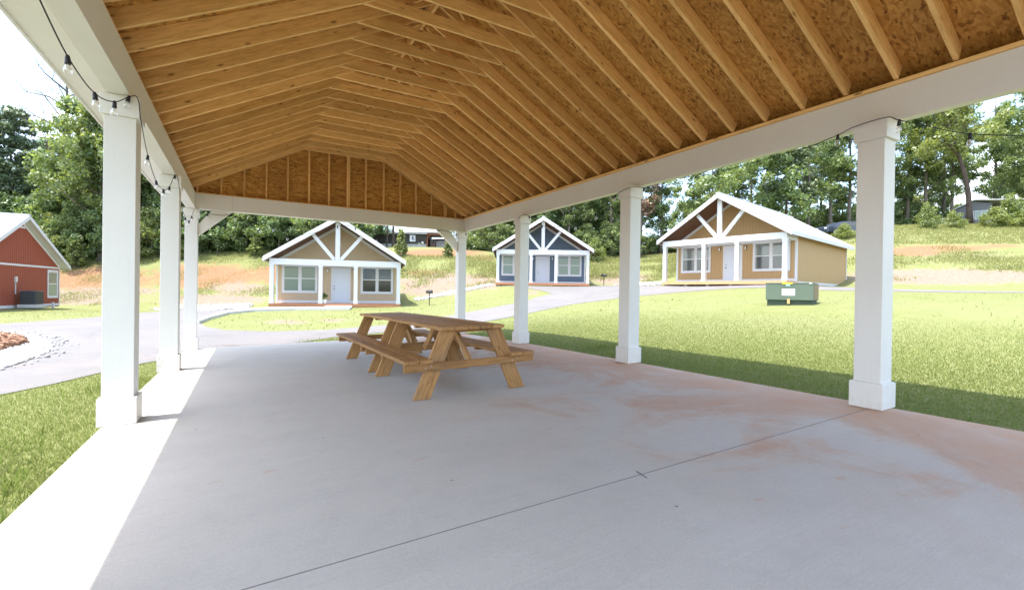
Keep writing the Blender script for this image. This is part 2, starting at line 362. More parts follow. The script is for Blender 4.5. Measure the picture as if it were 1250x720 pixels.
_K = np.block([[_A-np.eye(_n)*.15, _P], [_P.T, np.zeros((3, 3))]])
_w = np.linalg.solve(_K, np.r_[CPa[:, 2], 0, 0, 0])
def Hn(x, y):
    x = np.asarray(x, float); y = np.asarray(y, float); sh = x.shape; q = np.c_[x.ravel(), y.ravel()]
    z = np.zeros(len(q))
    for i in range(0, len(q), 20000):
        b = q[i:i+20000]; z[i:i+20000] = phi(((b[:, None]-PX[None])**2).sum(-1)) @ _w[:_n]+np.c_[np.ones(len(b)), b/50] @ _w[_n:]
    d = np.hypot(q[:, 0], q[:, 1]); k = np.clip((d-75)/60, 0, 1); k = k*k*(3-2*k)
    far = np.clip(5+q[:, 0]*.05, 0, 9); z = z*(1-k)+far*k
    ins = (q[:, 0] > -1.12) & (q[:, 0] < 5.58) & (q[:, 1] < 12.5) & (q[:, 1] > -3.2)
    sz = KX*q[:, 0]+KY*q[:, 1]-.058*(np.maximum(0., q[:, 1]-6.)/6.4)**2
    z = np.where(ins, np.minimum(z, sz-.05), z)
    return z.reshape(sh)
def H(x, y): return float(Hn(np.array([x]), np.array([y]))[0])
def unproj(u, v, tmax=95):
    d = ray(u, v); t = np.arange(2.5, tmax, .1)
    zz = CAM.z+d.z*t; hh = Hn(CAM.x+d.x*t, CAM.y+d.y*t); k = np.nonzero(zz < hh)[0]
    i = k[0] if len(k) else len(t)-1
    return (CAM.x+d.x*t[i], CAM.y+d.y*t[i])
def proj_np(P):
    D = P-np.array(CAM); y = D@np.array(_F); y = np.where(y < .5, .5, y)
    return 625+FPX*(D@np.array(_Rt))/y, 360-FPX*(D@np.array(_Up))/y, D@np.array(_F)

def axis(segs):
    out = []
    for a, b, s in segs: out += list(np.arange(a, b, s))
    return np.array(out+[segs[-1][1]])
gx = axis([(-700, -120, 40), (-120, -40, 8), (-40, -12, 1.2), (-12, -3, .5), (-3, 9, .25), (9, 40, .5), (40, 70, .8), (70, 140, 6), (140, 700, 40)])
gy = axis([(-500, -60, 40), (-60, -8, 6), (-8, 20, .3), (20, 65, .5), (65, 90, 1.5), (90, 160, 7), (160, 900, 50)])
GX, GY = np.meshgrid(gx, gy, indexing='ij'); GZ = Hn(GX, GY)
gv = np.c_[GX.ravel(), GY.ravel(), GZ.ravel()]; nx, ny = GX.shape
ii, jj = np.meshgrid(np.arange(nx-1), np.arange(ny-1), indexing='ij'); a = (ii*ny+jj).ravel()
gf = np.c_[a, a+ny, a+ny+1, a+1]
gme = np_mesh('ground', gv, gf, M_ground, True)
# patches of bare clay, straw and forest floor, painted on the ground where they lie
pu, pv, pd = proj_np(gv)
cov = np.zeros((len(gv), 4)); cov[:, 3] = 1
def blob(ch, u, v, ru, rv, s, dmin=36):
    w = s*np.exp(-(((pu-u)/ru)**2+((pv-v)/rv)**2)); w[pd < dmin] = 0; cov[:, ch] = np.maximum(cov[:, ch], w)
blob(0, 120, 342, 80, 22, .95); blob(0, 250, 338, 80, 19, .95); blob(0, 20, 345, 60, 20, .7); blob(0, 340, 335, 50, 16, .8); blob(1, 130, 356, 110, 9, .7); blob(1, 290, 352, 60, 10, .7)
blob(1, 100, 366, 90, 8, .85); blob(1, 260, 366, 80, 8, .95); blob(1, 530, 354, 50, 9, .95); blob(1, 590, 347, 30, 9, .8); blob(1, 757, 340, 50, 10, .85, 40); blob(1, 560, 342, 70, 12, .75); blob(0, 520, 334, 50, 8, .6); blob(1, 1180, 312, 100, 8, .5, 34); blob(0, 1150, 303, 90, 6, .7, 34); blob(1, 500, 345, 25, 14, .6)
blob(1, 1160, 338, 160, 11, .98, 29); blob(0, 1110, 307, 60, 8, .85, 34); blob(0, 1220, 300, 60, 5, .55, 34); blob(0, 1070, 330, 30, 9, .5, 30); blob(0, 540, 309, 60, 6, .95, 46); blob(0, 590, 315, 20, 5, .8, 46)
blob(1, 350, 393, 45, 4.5, .6, 14); blob(1, 405, 391, 35, 4, .55, 14); blob(1, 650, 357, 16, 5, .6, 20); blob(1, 60, 462, 40, 3.5, .55, 5); blob(1, 10, 468, 40, 4, .45, 5)
dd = np.hypot(gv[:, 0], gv[:, 1]); fw = np.clip((pd-55)/6, 0, 1)*.95; fw[(pu > 455) & (pu < 560) & (pd < 75)] = 0; fw[(pu > 1080) & (pd < 64)] *= .3
cov[:, 2] = np.where((pd < 0) | (dd > 120), .9, fw)
ca = gme.color_attributes.new('cover', 'FLOAT_COLOR', 'POINT'); ca.data.foreach_set('color', cov.astype(np.float32).ravel())
tag(link('ground', gme), kind='structure')

def smooth_poly(pts, n=3):
    for _ in range(n):
        q = []
        for i in range(len(pts)):
            p0, p1 = pts[i], pts[(i+1) % len(pts)]
            q += [(p0[0]*.75+p1[0]*.25, p0[1]*.75+p1[1]*.25), (p0[0]*.25+p1[0]*.75, p0[1]*.25+p1[1]*.75)]
        pts = q
    return pts
def inside(poly, x, y):
    r = np.zeros(x.shape, bool); n = len(poly)
    for i in range(n):
        x0, y0 = poly[i]; x1, y1 = poly[(i+1) % n]
        if y0 == y1: continue
        c = ((y0 > y) != (y1 > y)) & (x < (x1-x0)*(y-y0)/(y1-y0)+x0); r ^= c
    return r
def densify(poly, s):
    out = []
    for i in range(len(poly)):
        p, q = Vector(poly[i]), Vector(poly[(i+1) % len(poly)]); n = max(1, int((q-p).length/s))
        out += [tuple(p+(q-p)*k/n) for k in range(n)]
    return out
def drape(poly, off, step, name, mat, skirt=.0):
    poly = densify(poly, step); P = np.array(poly)
    xs = np.arange(P[:, 0].min(), P[:, 0].max(), step); ys = np.arange(P[:, 1].min(), P[:, 1].max(), step)
    X, Y = np.meshgrid(xs, ys); X = X.ravel(); Y = Y.ravel(); k = inside(poly, X, Y); X = X[k]; Y = Y[k]
    if len(X):
        dmin = np.min((X[:, None]-P[None, :, 0])**2+(Y[:, None]-P[None, :, 1])**2, 1); k = dmin > (step*.4)**2; X = X[k]; Y = Y[k]
    n = len(poly); vs = [Vector(p) for p in poly]+[Vector((x, y)) for x, y in zip(X, Y)]
    ed = [(i, (i+1) % n) for i in range(n)]
    ov, oe, of, *_ = delaunay_2d_cdt(vs, ed, [], 1, 1e-5)
    V = np.array([(v.x, v.y) for v in ov]); Z = Hn(V[:, 0], V[:, 1])+off
    mb = MB(); mb.v = [(x, y, z) for (x, y), z in zip(V, Z)]; mb.f = [tuple(f) for f in of]
    if skirt:
        cnt = {}
        for f in of:
            for i in range(len(f)):
                e = (f[i], f[(i+1) % len(f)]); cnt[e] = 1
        for (p, q) in list(cnt):
            if (q, p) not in cnt:
                a, b = mb.v[p], mb.v[q]; i = len(mb.v); mb.v += [(a[0], a[1], a[2]-skirt), (b[0], b[1], b[2]-skirt)]; mb.f.append((q, p, i, i+1))
    return mb.build(name, mat, smooth=False)
def pxpoly(L): return [unproj(u, v) for u, v in L]

# asphalt road with its branches to the cottages
near_l = [(-8.5, -6), (-6.6, 0.5), (-5.2, 4.2)]+pxpoly([(0, 483), (60, 471), (125, 456), (190, 441)])+[(-1.5, 10.6), (-1.14, 11.6)]
slabedge = [(-1.12, 12.48), (.3, 12.49), (1.3, 12.75)]
right_near = pxpoly([(400, 413.5), (480, 405), (560, 398), (620, 388), (660, 379.5), (700, 371.5), (760, 363), (830, 357), (870, 354)])
strip = [(30.5, 12), (31.5, 4), (34, -12), (38, -12), (35.2, 2), (33.5, 14.5)]
far_r = pxpoly([(835, 349.5), (790, 349.5), (745, 348.5)])+[(25.6, 30.9), (19.3, 34.5)]+pxpoly([(615, 349), (640, 351.5), (662, 355), (674, 358.6), (655, 363), (620, 372), (578, 380)])
c1_low = pxpoly([(540, 387), (480, 396.5), (400, 403), (330, 405), (275, 403.5), (252, 399.5), (245, 395.5), (262, 387), (285, 379), (302, 373)])
left_far = pxpoly([(262, 373), (215, 374), (186, 381), (125, 386.5), (60, 391.5), (0, 395.5), (-80, 400)])+[(-24, 24), (-24, 16), (-12, 8), (-13, -6)]
road = near_l+slabedge+right_near+[(27.2, 12.6), (28.8, 11)]+strip[1:5]+[(32.2, 14)]+[(30.2, 15)]+far_r+c1_low+left_far
road_o = drape(road, .012, .6, 'road', M_asphalt); tag(road_o, kind='structure')

# ------------------------------------------------------------------ concrete slab (falls 2.4 % across)
sl = MB()
def slabstrip(x0, y0, x1, y1, t=.16):
    ys = list(np.linspace(y0, y1, max(2, int((y1-y0)/.8)+1))); n = len(ys); vs = []
    for y in ys:
        for x, o in ((x0, -t), (x1, -t), (x1, 0), (x0, 0)): vs.append((x, y, slab_z(x, y)+o))
    fs = [(0, 1, 2, 3), tuple(4*(n-1)+k for k in (3, 2, 1, 0))]
    for i in range(n-1):
        for k in range(4): fs.append((4*i+(k+1) % 4, 4*i+k, 4*i+4+k, 4*i+4+(k+1) % 4))
    sl.add(vs, fs)
slabstrip(-1.08, -3, 5.53, 2.146); slabstrip(-1.08, 2.15, 5.53, 12.46)
so = sl.build('concrete_slab', M_conc, bevel=.003); tag(so, kind='structure')
MB().prism([(-1.07, 2.146, slab_z(-1.07, 2.146)+.001), (5.52, 2.146, slab_z(5.52, 2.146)+.001), (5.52, 2.150, slab_z(5.52, 2.150)+.001), (-1.07, 2.150, slab_z(-1.07, 2.150)+.001)], (0, 0, -.05)).build('joint_filler', paint('joint_grey', (.19, .18, .165), .8, .2))['kind'] = 'structure'
MB().bar((2.246, 2.20, slab_z(2.246, 2.2)+.0015), (2.222, 2.085, slab_z(2.22, 2.085)+.0015), .007, .001).build('slab_crack', M_black)['kind'] = 'structure'
sub = MB().prism([(x, y, slab_z(x, y)-.3) for x, y in ((-1.04, -2.9), (5.49, -2.9), (5.49, 12.4), (-1.04, 12.4))], (0, 0, .12)).build('slab_base', plainconc('base_concrete', (.1, .1, .1))); tag(sub, kind='structure')

# ------------------------------------------------------------------ pavilion
XL, XR, XC = -.972, 5.45, 2.24
YS = [2.174, 5.553, 8.932, 12.311]; Y0, YN = -1.7, 12.311
ZB, ZT = 2.94, 3.28; ZR = 3.335; MS = .54
pav = thing('pavilion', 'white open pavilion with square columns and bare timber rafters over a concrete slab', 'pavilion', (XC, 5.5, 0))
def column(x, y):
    zf = slab_z(x, y); s = .116
    c = MB().box((x-s, y-s, zf+.25), (x+s, y+s, ZB-.19)).build('column', M_white, pav, world=True, bevel=.004)
    p = .143; zc = [(x-p, y-p), (x+p, y-p), (x+p, y+p), (x-p, y+p)]
    b = MB(); vs = [(a, q, slab_z(a, q)+.002) for a, q in zc]+[(a, q, zf+.25) for a, q in zc]
    b.add(vs, [(0,3,2,1),(4,5,6,7),(0,1,5,4),(1,2,6,5),(2,3,7,6),(3,0,4,7)])
    q = b.build('plinth', M_white, None, bevel=.005); reparent(q, c)
    k = .142; q = MB().box((x-k, y-k, ZB-.19), (x+k, y+k, ZB-.002)).build('capital', M_white, None, bevel=.005); reparent(q, c)
def reparent(o, par):
    inv = WM[par].inverted(); me = o.data
    for v in me.vertices: v.co = inv @ v.co
    o.parent = par; WM[o] = WM[par]
for x in (XL, XR):
    for y in YS: column(x, y)
# beams: left and right along Y, far one across
MB().box((-1.07, Y0, ZB), (-.897, 12.2, ZT)).build('beam', M_white, pav, world=True, bevel=.004)
MB().box((5.505, Y0, ZB), (5.62, 12.2, ZT)).build('beam', M_white, pav, world=True, bevel=.004)
fb = MB()
for x0, x1 in ((-1.07, -.2155), (-.213, 4.775), (4.778, 5.62)): fb.box((x0, 12.2, ZB), (x1, 12.38, ZT))
fb.build('beam', M_white, pav, world=True, bevel=.003)
lumber('top_plate', (-.935, Y0, ZT+.02), (-.935, 12.19, ZT+.02), .05, .036, M_lumber, pav)
lumber('top_plate', (5.50, Y0, ZT+.02), (5.50, 12.19, ZT+.02), .05, .036, M_lumber, pav)
lumber('top_plate', (-.9, 12.24, ZT+.012), (5.5, 12.24, ZT+.012), .07, .02, M_lumber, pav)
# braces in the far corners
def brace(x0, s):
    a = Vector((x0, 12.30, 2.46)); b = Vector((x0+s*.58, 12.30, 3.02)); d = (b-a).normalized()
    poly = [(x0, 12.255, 2.345), (x0+s*.64, 12.255, ZB-.003), (x0+s*.26, 12.255, ZB-.003), (x0, 12.255, 2.60)]
    MB().prism(poly, (0, .1, 0)).build('brace', M_white, pav, world=True, bevel=.003)
brace(XL+.118, 1); brace(XR-.118, -1)
# eaves: soffit, fascia, roof decks
HE = 3.74
def zrb(h): return ZR+MS*(3.26-h)          # underside of the rafters at half width h
RD = .155; CV = math.sqrt(1+MS*MS); RV = RD*CV
for s in (-1, 1):
    xo = XC+s*HE; xi = -1.072 if s < 0 else 5.622
    MB().box((min(xi, xo), Y0, 3.185), (max(xi, xo), 12.52, 3.2)).build('soffit', M_white, pav, world=True)
    MB().box((xo-.012 if s < 0 else xo-.012, Y0, 3.165), (xo+.012, 12.52, 3.315)).build('fascia', M_white, pav, world=True, bevel=.003)
    # OSB deck; local x runs along the pavilion so the flakes lie along the sheets
    P = lambda h, y, o=0: (XC+s*h, y, zrb(h)+RV+o)
    dk = MB(); sheets = np.arange(Y0, 12.48, 2.65)
    for i, y in enumerate(sheets):
        y1 = min(y+2.646, 12.5)
        for h0, h1 in ((.035, 1.3), (1.304, 2.6), (2.604, 3.70)):
            dk.prism([P(h0, y), P(h0, y1), P(h1, y1), P(h1, y)], (0, 0, .014))
    dk.build('roof_deck', M_osb, pav, world=True)
    # metal roofing with standing ribs
    rf = MB(); rf.prism([P(.0, Y0-.1, .04), P(.0, 12.56, .04), P(3.80, 12.56, .04), P(3.80, Y0-.1, .04)], (0, 0, .012))
    for y in np.arange(Y0, 12.5, .4): rf.bar(P(.02, y, .06), P(3.78, y, .06), .03, .03)
    rf.build('roof', M_roofmetal, pav, world=True)
MB().box((XC-.15, Y0-.1, zrb(0)+RV+.055), (XC+.15, 12.56, zrb(0)+RV+.075)).build('ridge_cap', M_roofmetal, pav, world=True)
lumber('ridge_board', (XC, Y0, zrb(0)+.06), (XC, 12.2, zrb(0)+.06), .04, .2, M_lumber, pav)
ry = [1.60+.437*k for k in range(-7, 25)]
for i, y in enumerate(ry):
    for s in (-1, 1):
        h0, h1 = 3.30, .02
        p0 = Vector((XC+s*h0, y, zrb(h0)+RV/2)); p1 = Vector((XC+s*h1, y, zrb(h1)+RV/2))
        lumber('rafter', p0, p1, .04, RD, M_lumber, pav, bevel=.0025)
    hz_ = (zrb(0)-4.555)/MS
    yy = y+.042
    hh = hz_+.02+rnd.uniform(-.05, .12); zt = 4.555+.145; ht = (zrb(0)+RV-zt)/MS-.02
    dz = rnd.uniform(-.012, .012)
    t = MB().prism([(-hh-.05, -.019, 0), (hh+.05, -.019, 0), (ht, -.019, .145), (-ht, -.019, .145)], (0, .038, 0))
    t.build('collar_tie', M_lumber, pav, basis=WM[pav].inverted() @ Matrix.Translation((XC, yy, 4.555+dz)), bevel=.0025)
    if i % 2 == 0 and y > 3:
        for s in (-1, 1):    # short cleats under the ridge
            lumber('ridge_cleat', (XC+s*.05, y+.1, zrb(.1)+.03), (XC+s*.36, y+.34, zrb(.36)+.05), .03, .04, M_lumber, pav)
# far gable: OSB wall with studs, white outside
gw = MB(); yg = 12.345
def gtop(x): return zrb(abs(x-XC))+RV
for x0, x1 in ((-1.07, .455), (.459, 2.24), (2.244, 4.05), (4.054, 5.62)):
    xs = sorted([x0, x1]+([XC] if x0 < XC < x1 else []))
    gw.prism([(x0, yg, ZT), (x1, yg, ZT)]+[(x, yg, gtop(x)-.006) for x in xs[::-1]], (0, .014, 0))
gwo = gw.build('gable_wall', M_osb, pav, basis=WM[pav].inverted() @ Matrix.Rotation(0, 4, 'X'))
MB().prism([(-1.15, 12.372, ZT+.002), (5.7, 12.372, ZT+.002), (5.7, 12.372, gtop(5.62)-.01), (XC, 12.372, gtop(XC)-.01), (-1.15, 12.372, gtop(-1.07)-.01)], (0, .02, 0)).build('gable_siding', M_white, pav, world=True)
for k, x in enumerate([.018-.447*2, .018-.447, .018, .466, .917, 1.385, 1.84, 2.285, 2.74, 3.20, 3.645, 4.08, 4.525, 4.915, 5.25]):
    for dx in ([0, .04] if k in (7, 13) else [0]):
        lumber('stud', (x+dx, 12.305, ZT+.023), (x+dx, 12.305, gtop(x+dx)-.012), .038, .078, M_lumber, pav, up=(0, 1, 0), bevel=.002)
for s in (-1, 1): lumber('gable_rake_plate', (XC+s*3.25, 12.31, zrb(3.25)+.06), (XC+s*.02, 12.31, zrb(.02)+.06), .06, .05, M_lumber, pav)
# small black knot box fixed on a rafter
MB().box((4.86, 4.70, 3.72), (4.92, 4.72, 3.78)).box((4.83, 4.705, 3.74), (4.95, 4.715, 3.755)).build('bracket', M_black, pav, world=True)

# ------------------------------------------------------------------ picnic tables (two, end to end), standing on the sloping slab
SLM = Matrix(((1, 0, KX), (0, 1, KY), (-KX, -KY, 1))).transposed()
def slab_frame(x, y):
    ky = (slab_z(x, y+.9)-slab_z(x, y-.9))/1.8; zax = Vector((-KX, -ky, 1)).normalized(); yax = Vector((0, 1, ky)).normalized(); xax = yax.cross(zax)
    M = Matrix((xax, yax, zax)).transposed().to_4x4(); M.translation = (x, y, slab_z(x, y)+.002); return M
def picnic(yc, L, label, legs):
    t = thing('picnic_table', label, 'picnic table', group='picnic tables under the pavilion', M=slab_frame(2.315, yc))
    W = WM[t]
    def bd(name, p0, p1, w, h, up=(0, 0, 1), par=t, bevel=.005):
        mb = MB().box((0, -w/2, -h/2), ((Vector(p1)-Vector(p0)).length, w/2, h/2)); return mb.build(name, M_table, par, basis=frame(p0, p1, up), bevel=bevel)
    for k in range(5):
        x = -.40+.0805+(k)*.16; bd('tabletop_board', (x-.0, -L/2, .765), (x, L/2, .765), .154, .04)
    for s in (-1, 1):
        for j in (0, 1): bd('seat_board', (s*(.57+.165*j+.0), -L/2, .42), (s*(.57+.165*j), L/2, .42), .158, .04)
    for ly, out in legs:
        for s in (-1, 1):
            poly = [(s*.71, ly, 0), (s*.51, ly, 0), (s*.195, ly, .744), (s*.385, ly, .744)]
            # legs cross the seat beam: straight board cut level at both ends
            mb = MB().prism([Vector(p)-Vector((s*.45, ly, .37)) for p in poly], (0, .04, 0))
            M = Matrix.Translation((s*.45, ly, .37))
            lo = mb; a = (Vector(poly[3])-Vector(poly[0])).normalized()
            Fm = frame((s*.45, ly, .37), Vector((s*.45, ly, .37))+a, (0, 1, 0))
            inv = Fm.inverted(); q = MB(); q.add([inv @ (M @ Vector(v)) for v in mb.v], mb.f)
            leg = q.build('leg', M_table, t, basis=Fm, bevel=.004)
        by = ly-.042 if out < 0 else ly+.042
        sb = bd('seat_beam', (-.815, by+.02, .357), (.815, by+.02, .357), .04, .086)
        for s in (-1, 1):
            for dx in (-.03, .035):
                MB().lathe([(.0075, -.006), (.0075, .0), (.005, .004)], (s*.545+dx, by-.001 if out < 0 else by+.041, .357+dx*.3), 8, Matrix.Rotation(R(90 if out < 0 else -90), 4, 'X')).build('bolt', M_steel, t)
        bd('top_cleat', (-.36, ly+.06*(-out), .726), (.36, ly+.06*(-out), .726), .04, .034)
        bd('brace', (0, ly+.06*(-out), .36), (0, ly-out*.52, .735), .085, .038, (1, 0, 0))
    bd('seat_brace', (-.80, 0, .385), (-.5, 0, .385), .08, .034); bd('seat_brace', (.5, 0, .385), (.80, 0, .385), .08, .034); bd('top_cleat', (-.36, 0, .726), (.36, 0, .726), .08, .034)
    return t
picnic(5.805, 2.05, 'nearer of two brown wooden picnic tables set end to end on the slab', [(-.955, -1), (.70, 1)])
picnic(7.87, 2.06, 'farther of two brown wooden picnic tables, beyond the first one toward the road', [(-.955, -1), (.70, 1)])

# ------------------------------------------------------------------ string lights
def string(name, label, pts, bulbs, thick=.0045):
    P = [Vector(p) for p in pts]
    out = []
    for i in range(len(P)-1):        # Catmull-Rom through the fixing points
        p0, p1, p2, p3 = P[max(i-1, 0)], P[i], P[i+1], P[min(i+2, len(P)-1)]
        for k in range(6):
            t = k/6; out.append(.5*((2*p1)+(p2-p0)*t+(2*p0-5*p1+4*p2-p3)*t*t+(3*p1-p0-3*p2+p3)*t*t*t))
    out.append(P[-1])
    o = thing(name, label, 'string lights', tuple(P[0]), group='strings of patio bulbs under the beams')
    MB().tube(out, thick, 5).build('wire', M_black, o, world=True, smooth=True)
    base = Vector(P[0]); sme = bme = wme = None
    for b in bulbs:
        c = Vector(b)-base
        if sme is None:
            s = MB().lathe([(.006, .012), (.012, .006), (.017, -.012), (.019, -.05), (.021, -.052), (.021, -.062)], (0, 0, 0), 10).build('lamp_socket', M_black, o, smooth=False, basis=Matrix.Translation(c)); sme = s.data
            q = MB().lathe([(.013, -.062), (.016, -.07), (.026, -.09), (.031, -.108), (.029, -.125), (.02, -.138), (.008, -.145)], (0, 0, 0), 12).build('bulb', M_bulb, s, smooth=True); bme = q.data
            w = MB().tube([(-.006, 0, -.062), (-.005, 0, -.09), (.0, 0, -.105), (.005, 0, -.09), (.006, 0, -.062)], .0016, 4).lathe([(.005, -.062), (.004, -.082)], (0, 0, 0), 6).build('filament', M_bulb_white, s); wme = w.data
        else:
            s = link('lamp_socket', sme, o); s.location = c;  link('bulb', bme, s); link('filament', wme, s)
        s.scale = (.8, .8, .8); s.rotation_euler = (rnd.uniform(-.2, .2), rnd.uniform(-.2, .2), rnd.uniform(0, 6))
def PX_(lst): return [atX(u, v, x) for u, v, x in lst]
L = PX_([(40, -18, -.97), (82.5, 69, -.97), (115.5, 114, -.95), (140, 124.5, -.92), (157.5, 118.5, -.905), (168, 120, -.80), (172.5, 150, -.81), (180.5, 190, -.93), (190.5, 221, -.96), (199.5, 231.5, -.95), (207, 228, -.92), (213.5, 214, -.90),
         (217.8, 222, -.80), (221, 249, -.90), (226, 265.5, -.95), (231, 269.5, -.95), (234, 264, -.93), (237, 256, -.89)])
string('string_lights', 'string of clear bulbs along the beam beside the sunlit slab edge', L, [L[i] for i in (1, 2, 3, 4, 7, 8, 9, 10, 11, 13, 14, 15, 16)])
Rg = PX_([(1420, 150, 5.5), (1320, 163, 5.5), (1250, 165.5, 5.5), (1184, 163.5, 5.5), (1140, 156, 5.46), (1098, 147, 5.28), (1082, 143.5, 5.27), (1043, 155, 5.28), (1023, 165, 5.5), (985, 180, 5.6), (930, 196, 5.68), (850, 217, 5.68), (808, 228, 5.6), (786, 229.5, 5.29), (771, 228.5, 5.28), (751.5, 238, 5.32), (727, 261, 5.45), (703, 274, 5.5), (682, 277, 5.5), (661.6, 275, 5.5), (646, 264, 5.3), (637, 263, 5.29), (629, 270, 5.34), (610, 284, 5.6), (590, 287, 5.6), (568.5, 285, 5.32)])
string('string_lights', 'string of clear bulbs along the beam on the lawn side', Rg, [Rg[i] for i in (3, 5, 8, 13, 15, 16, 17, 19, 20, 22, 25)])
Fr = [atY(u, v, y) for u, v, y in ((240, 258, 12.17), (253.5, 261, 12.19), (273, 263, 12.22), (287, 263.5, 12.3), (317, 279, 12.33), (333, 277, 12.33), (351, 288, 12.33), (380, 285, 12.33), (412, 276, 12.33), (434, 278, 12.33), (460, 291, 12.33), (485, 297, 12.33), (512, 293.5, 12.33), (534.5, 281, 12.24), (557, 286, 12.19), (563, 283, 12.17))]
string('string_lights', 'string of clear bulbs sagging below the far cross beam', Fr, [Fr[i] for i in (1, 3, 4, 5, 6, 8, 9, 10, 12, 13, 14)])
CIRC = None
# ------------------------------------------------------------------ cottages
def cottage(name, label, O, ang, zg, c_sid, deckmat, porch=True, panes=(None, None), L=9.4, vent=False, HW=3.95, HEv=4.33, ms=.6, ZA=5.62):
    t = thing(name, label, 'cottage', (O[0], O[1], zg), ang); t.scale = (1, 1, 1.06); WM[t] = WM[t] @ Matrix.Diagonal((1, 1, 1.06, 1)); t.matrix_basis = WM[t]
    S = siding(name+'_siding', c_sid); Wt = M_white_house
    HP = 3.88; p = 1.75 if porch else 0.
    zr = lambda x: ZA-ms*abs(x)-.24           # roof underside
    zf = .27 if porch else .3
    def strips(y, sgn, x0, x1, zb, ztf, mb, st=.2):
        xs = list(np.arange(x0, x1-.05, st))+[x1]
        for a, b in zip(xs[:-1], xs[1:]):
            a2, b2 = a+.011, b-.011
            if a2 < 0 < b2: pl = [(a2, y, zb), (b2, y, zb), (b2, y, ztf(b2)), (0, y, ztf(0)), (a2, y, ztf(a2))]
            else: pl = [(a2, y, zb), (b2, y, zb), (b2, y, ztf(b2)), (a2, y, ztf(a2))]
            mb.prism(pl, (0, sgn*.016, 0))
    w = MB()
    # wall core and grooved siding boards on the visible faces
    core = [(-HW+.02, p, .05), (HW-.02, p, .05), (HW-.02, p, zr(HW)-.03), (0, p, zr(0)-.03), (-HW+.02, p, zr(HW)-.03)]
    w.prism(core, (0, L, 0))
    if porch:
        strips(p, -1, -HW, HW, zf+.16, lambda x: 2.6, w); strips(p, -1, -HW+.1, HW-.1, 2.93, lambda x: zr(x)-.05, w)
    else:
        strips(p, -1, -HW, HW, zf, lambda x: 2.78, w); strips(p, -1, -HW+.1, HW-.1, 2.9, lambda x: zr(x)-.05, w)
    for s in (-1, 1):
        for y in np.arange(p+.02, p+L-.1, .4): w.box((s*(HW-.021)-.006, y+.004, .28), (s*(HW-.021)+.006, min(y+.396, p+L), zr(HW)-.04))
    w.build('wall', S, t)
    tr = MB()
    for s in (-1, 1):
        tr.box((s*HW-.1 if s > 0 else s*HW-.02, p-.025, .1), (s*HW+.02 if s > 0 else s*HW+.1, p+.1, zr(HW)-.02)); tr.box((s*(HW+.0)-.012, p+L-.12, .1), (s*HW+.012, p+L+.01, zr(HW)-.02))
        tr.box((s*(HW-.01)-.012, p+.1, .12), (s*(HW-.01)+.012, p+L-.1, .28))
        q = [(s*(HW-.1), p-.03, zr(HW-.1)-.02), (s*.0, p-.03, zr(0)-.02), (s*.0, p-.03, zr(0)-.22), (s*(HW-.1), p-.03, zr(HW-.1)-.22)]
        if s > 0: q = q[::-1]
        tr.prism(q, (0, .015, 0))
    if porch: tr.box((-HW+.1, p-.022, zf), (HW-.1, p-.002, zf+.16)); tr.box((-HW+.1, p-.02, 2.62), (HW-.1, p-.004, 2.92))
    else: tr.box((-HW+.1, p-.028, 2.78), (HW-.1, p-.004, 2.9)); tr.box((-HW+.1, p-.022, .12), (HW-.1, p-.002, .3))
    tr.build('trim', Wt, t)
    yf = -.38 if porch else -.5; yb = p+L+.35
    for s in (-1, 1):
        r = MB(); X = lambda h, y, o=0: (s*h, y, ZA-ms*h+o)
        r.prism([X(0, yf, -.07), X(0, yb, -.07), X(HEv, yb, -.07), X(HEv, yf, -.07)], (0, 0, .07))
        for y in np.arange(yf+.05, yb, .45): r.bar(X(.02, y, .012), X(HEv-.01, y, .012), .03, .025)
        r.build('roof', M_roofmetal, t)
        so_ = MB().prism([X(.02, yf+.03, -.235), X(.02, yb-.02, -.235), X(HEv-.06, yb-.02, -.235), X(HEv-.06, yf+.03, -.235)], (0, 0, .02)).build('soffit', M_soffit_brown if porch else Wt, t)
        rb = MB(); rb.prism([X(0, yf-.02, -.03), X(HEv+.01, yf-.02, -.03), X(HEv+.01, yf-.02, -.27), X(.0, yf-.02, -.3)], (0, .035, 0)).build('rake_board', Wt, t)
        MB().box((s*HEv-.02, yf-.015, ZA-ms*HEv-.25), (s*HEv+.025, yb, ZA-ms*HEv-.01)).build('gutter', Wt, t, bevel=.01)
    MB().box((-.12, yf-.03, ZA-.02), (.12, yb, ZA+.035)).build('ridge_cap', M_roofmetal, t)
    def window(xc, w_, h_, zc, pm, y=p, dbl=True):
        f = MB(); T = .12; x0, x1, z0, z1 = xc-w_/2, xc+w_/2, zc-h_/2, zc+h_/2
        f.box((x0, y-.05, z0), (x0+T, y-.01, z1)); f.box((x1-T, y-.05, z0), (x1, y-.01, z1)); f.box((x0+T, y-.05, z1-T-.03), (x1-T, y-.01, z1)); f.box((x0+T, y-.06, z0), (x1-T, y-.01, z0+T))
        n = 2 if dbl else 1
        if dbl: f.box((xc-.07, y-.045, z0+T), (xc+.07, y-.01, z1-T-.03))
        fo = f.build('window', Wt, t, bevel=.004)
        pw = (w_-2*T-(.14 if dbl else 0))/n
        for k in range(n):
            a = x0+T+k*(pw+.14); zm = (z0+z1)/2
            pn = MB().box((a, y-.02, z0+T), (a+pw, y-.012, z1-T-.03)).build('pane', pm, fo)
            sa = MB(); sa.box((a, y-.035, zm-.03), (a+pw, y-.02, zm+.03))
            for q in (0, 1): sa.box((a+q*(pw-.035), y-.033, z0+T), (a+q*(pw-.035)+.035, y-.02, z1-T-.03))
            sa.box((a+.035, y-.033, z0+T), (a+pw-.035, y-.02, z0+T+.04)); sa.box((a+.035, y-.033, z1-T-.07), (a+pw-.035, y-.02, z1-T-.03))
            sa.build('sash', Wt, fo)
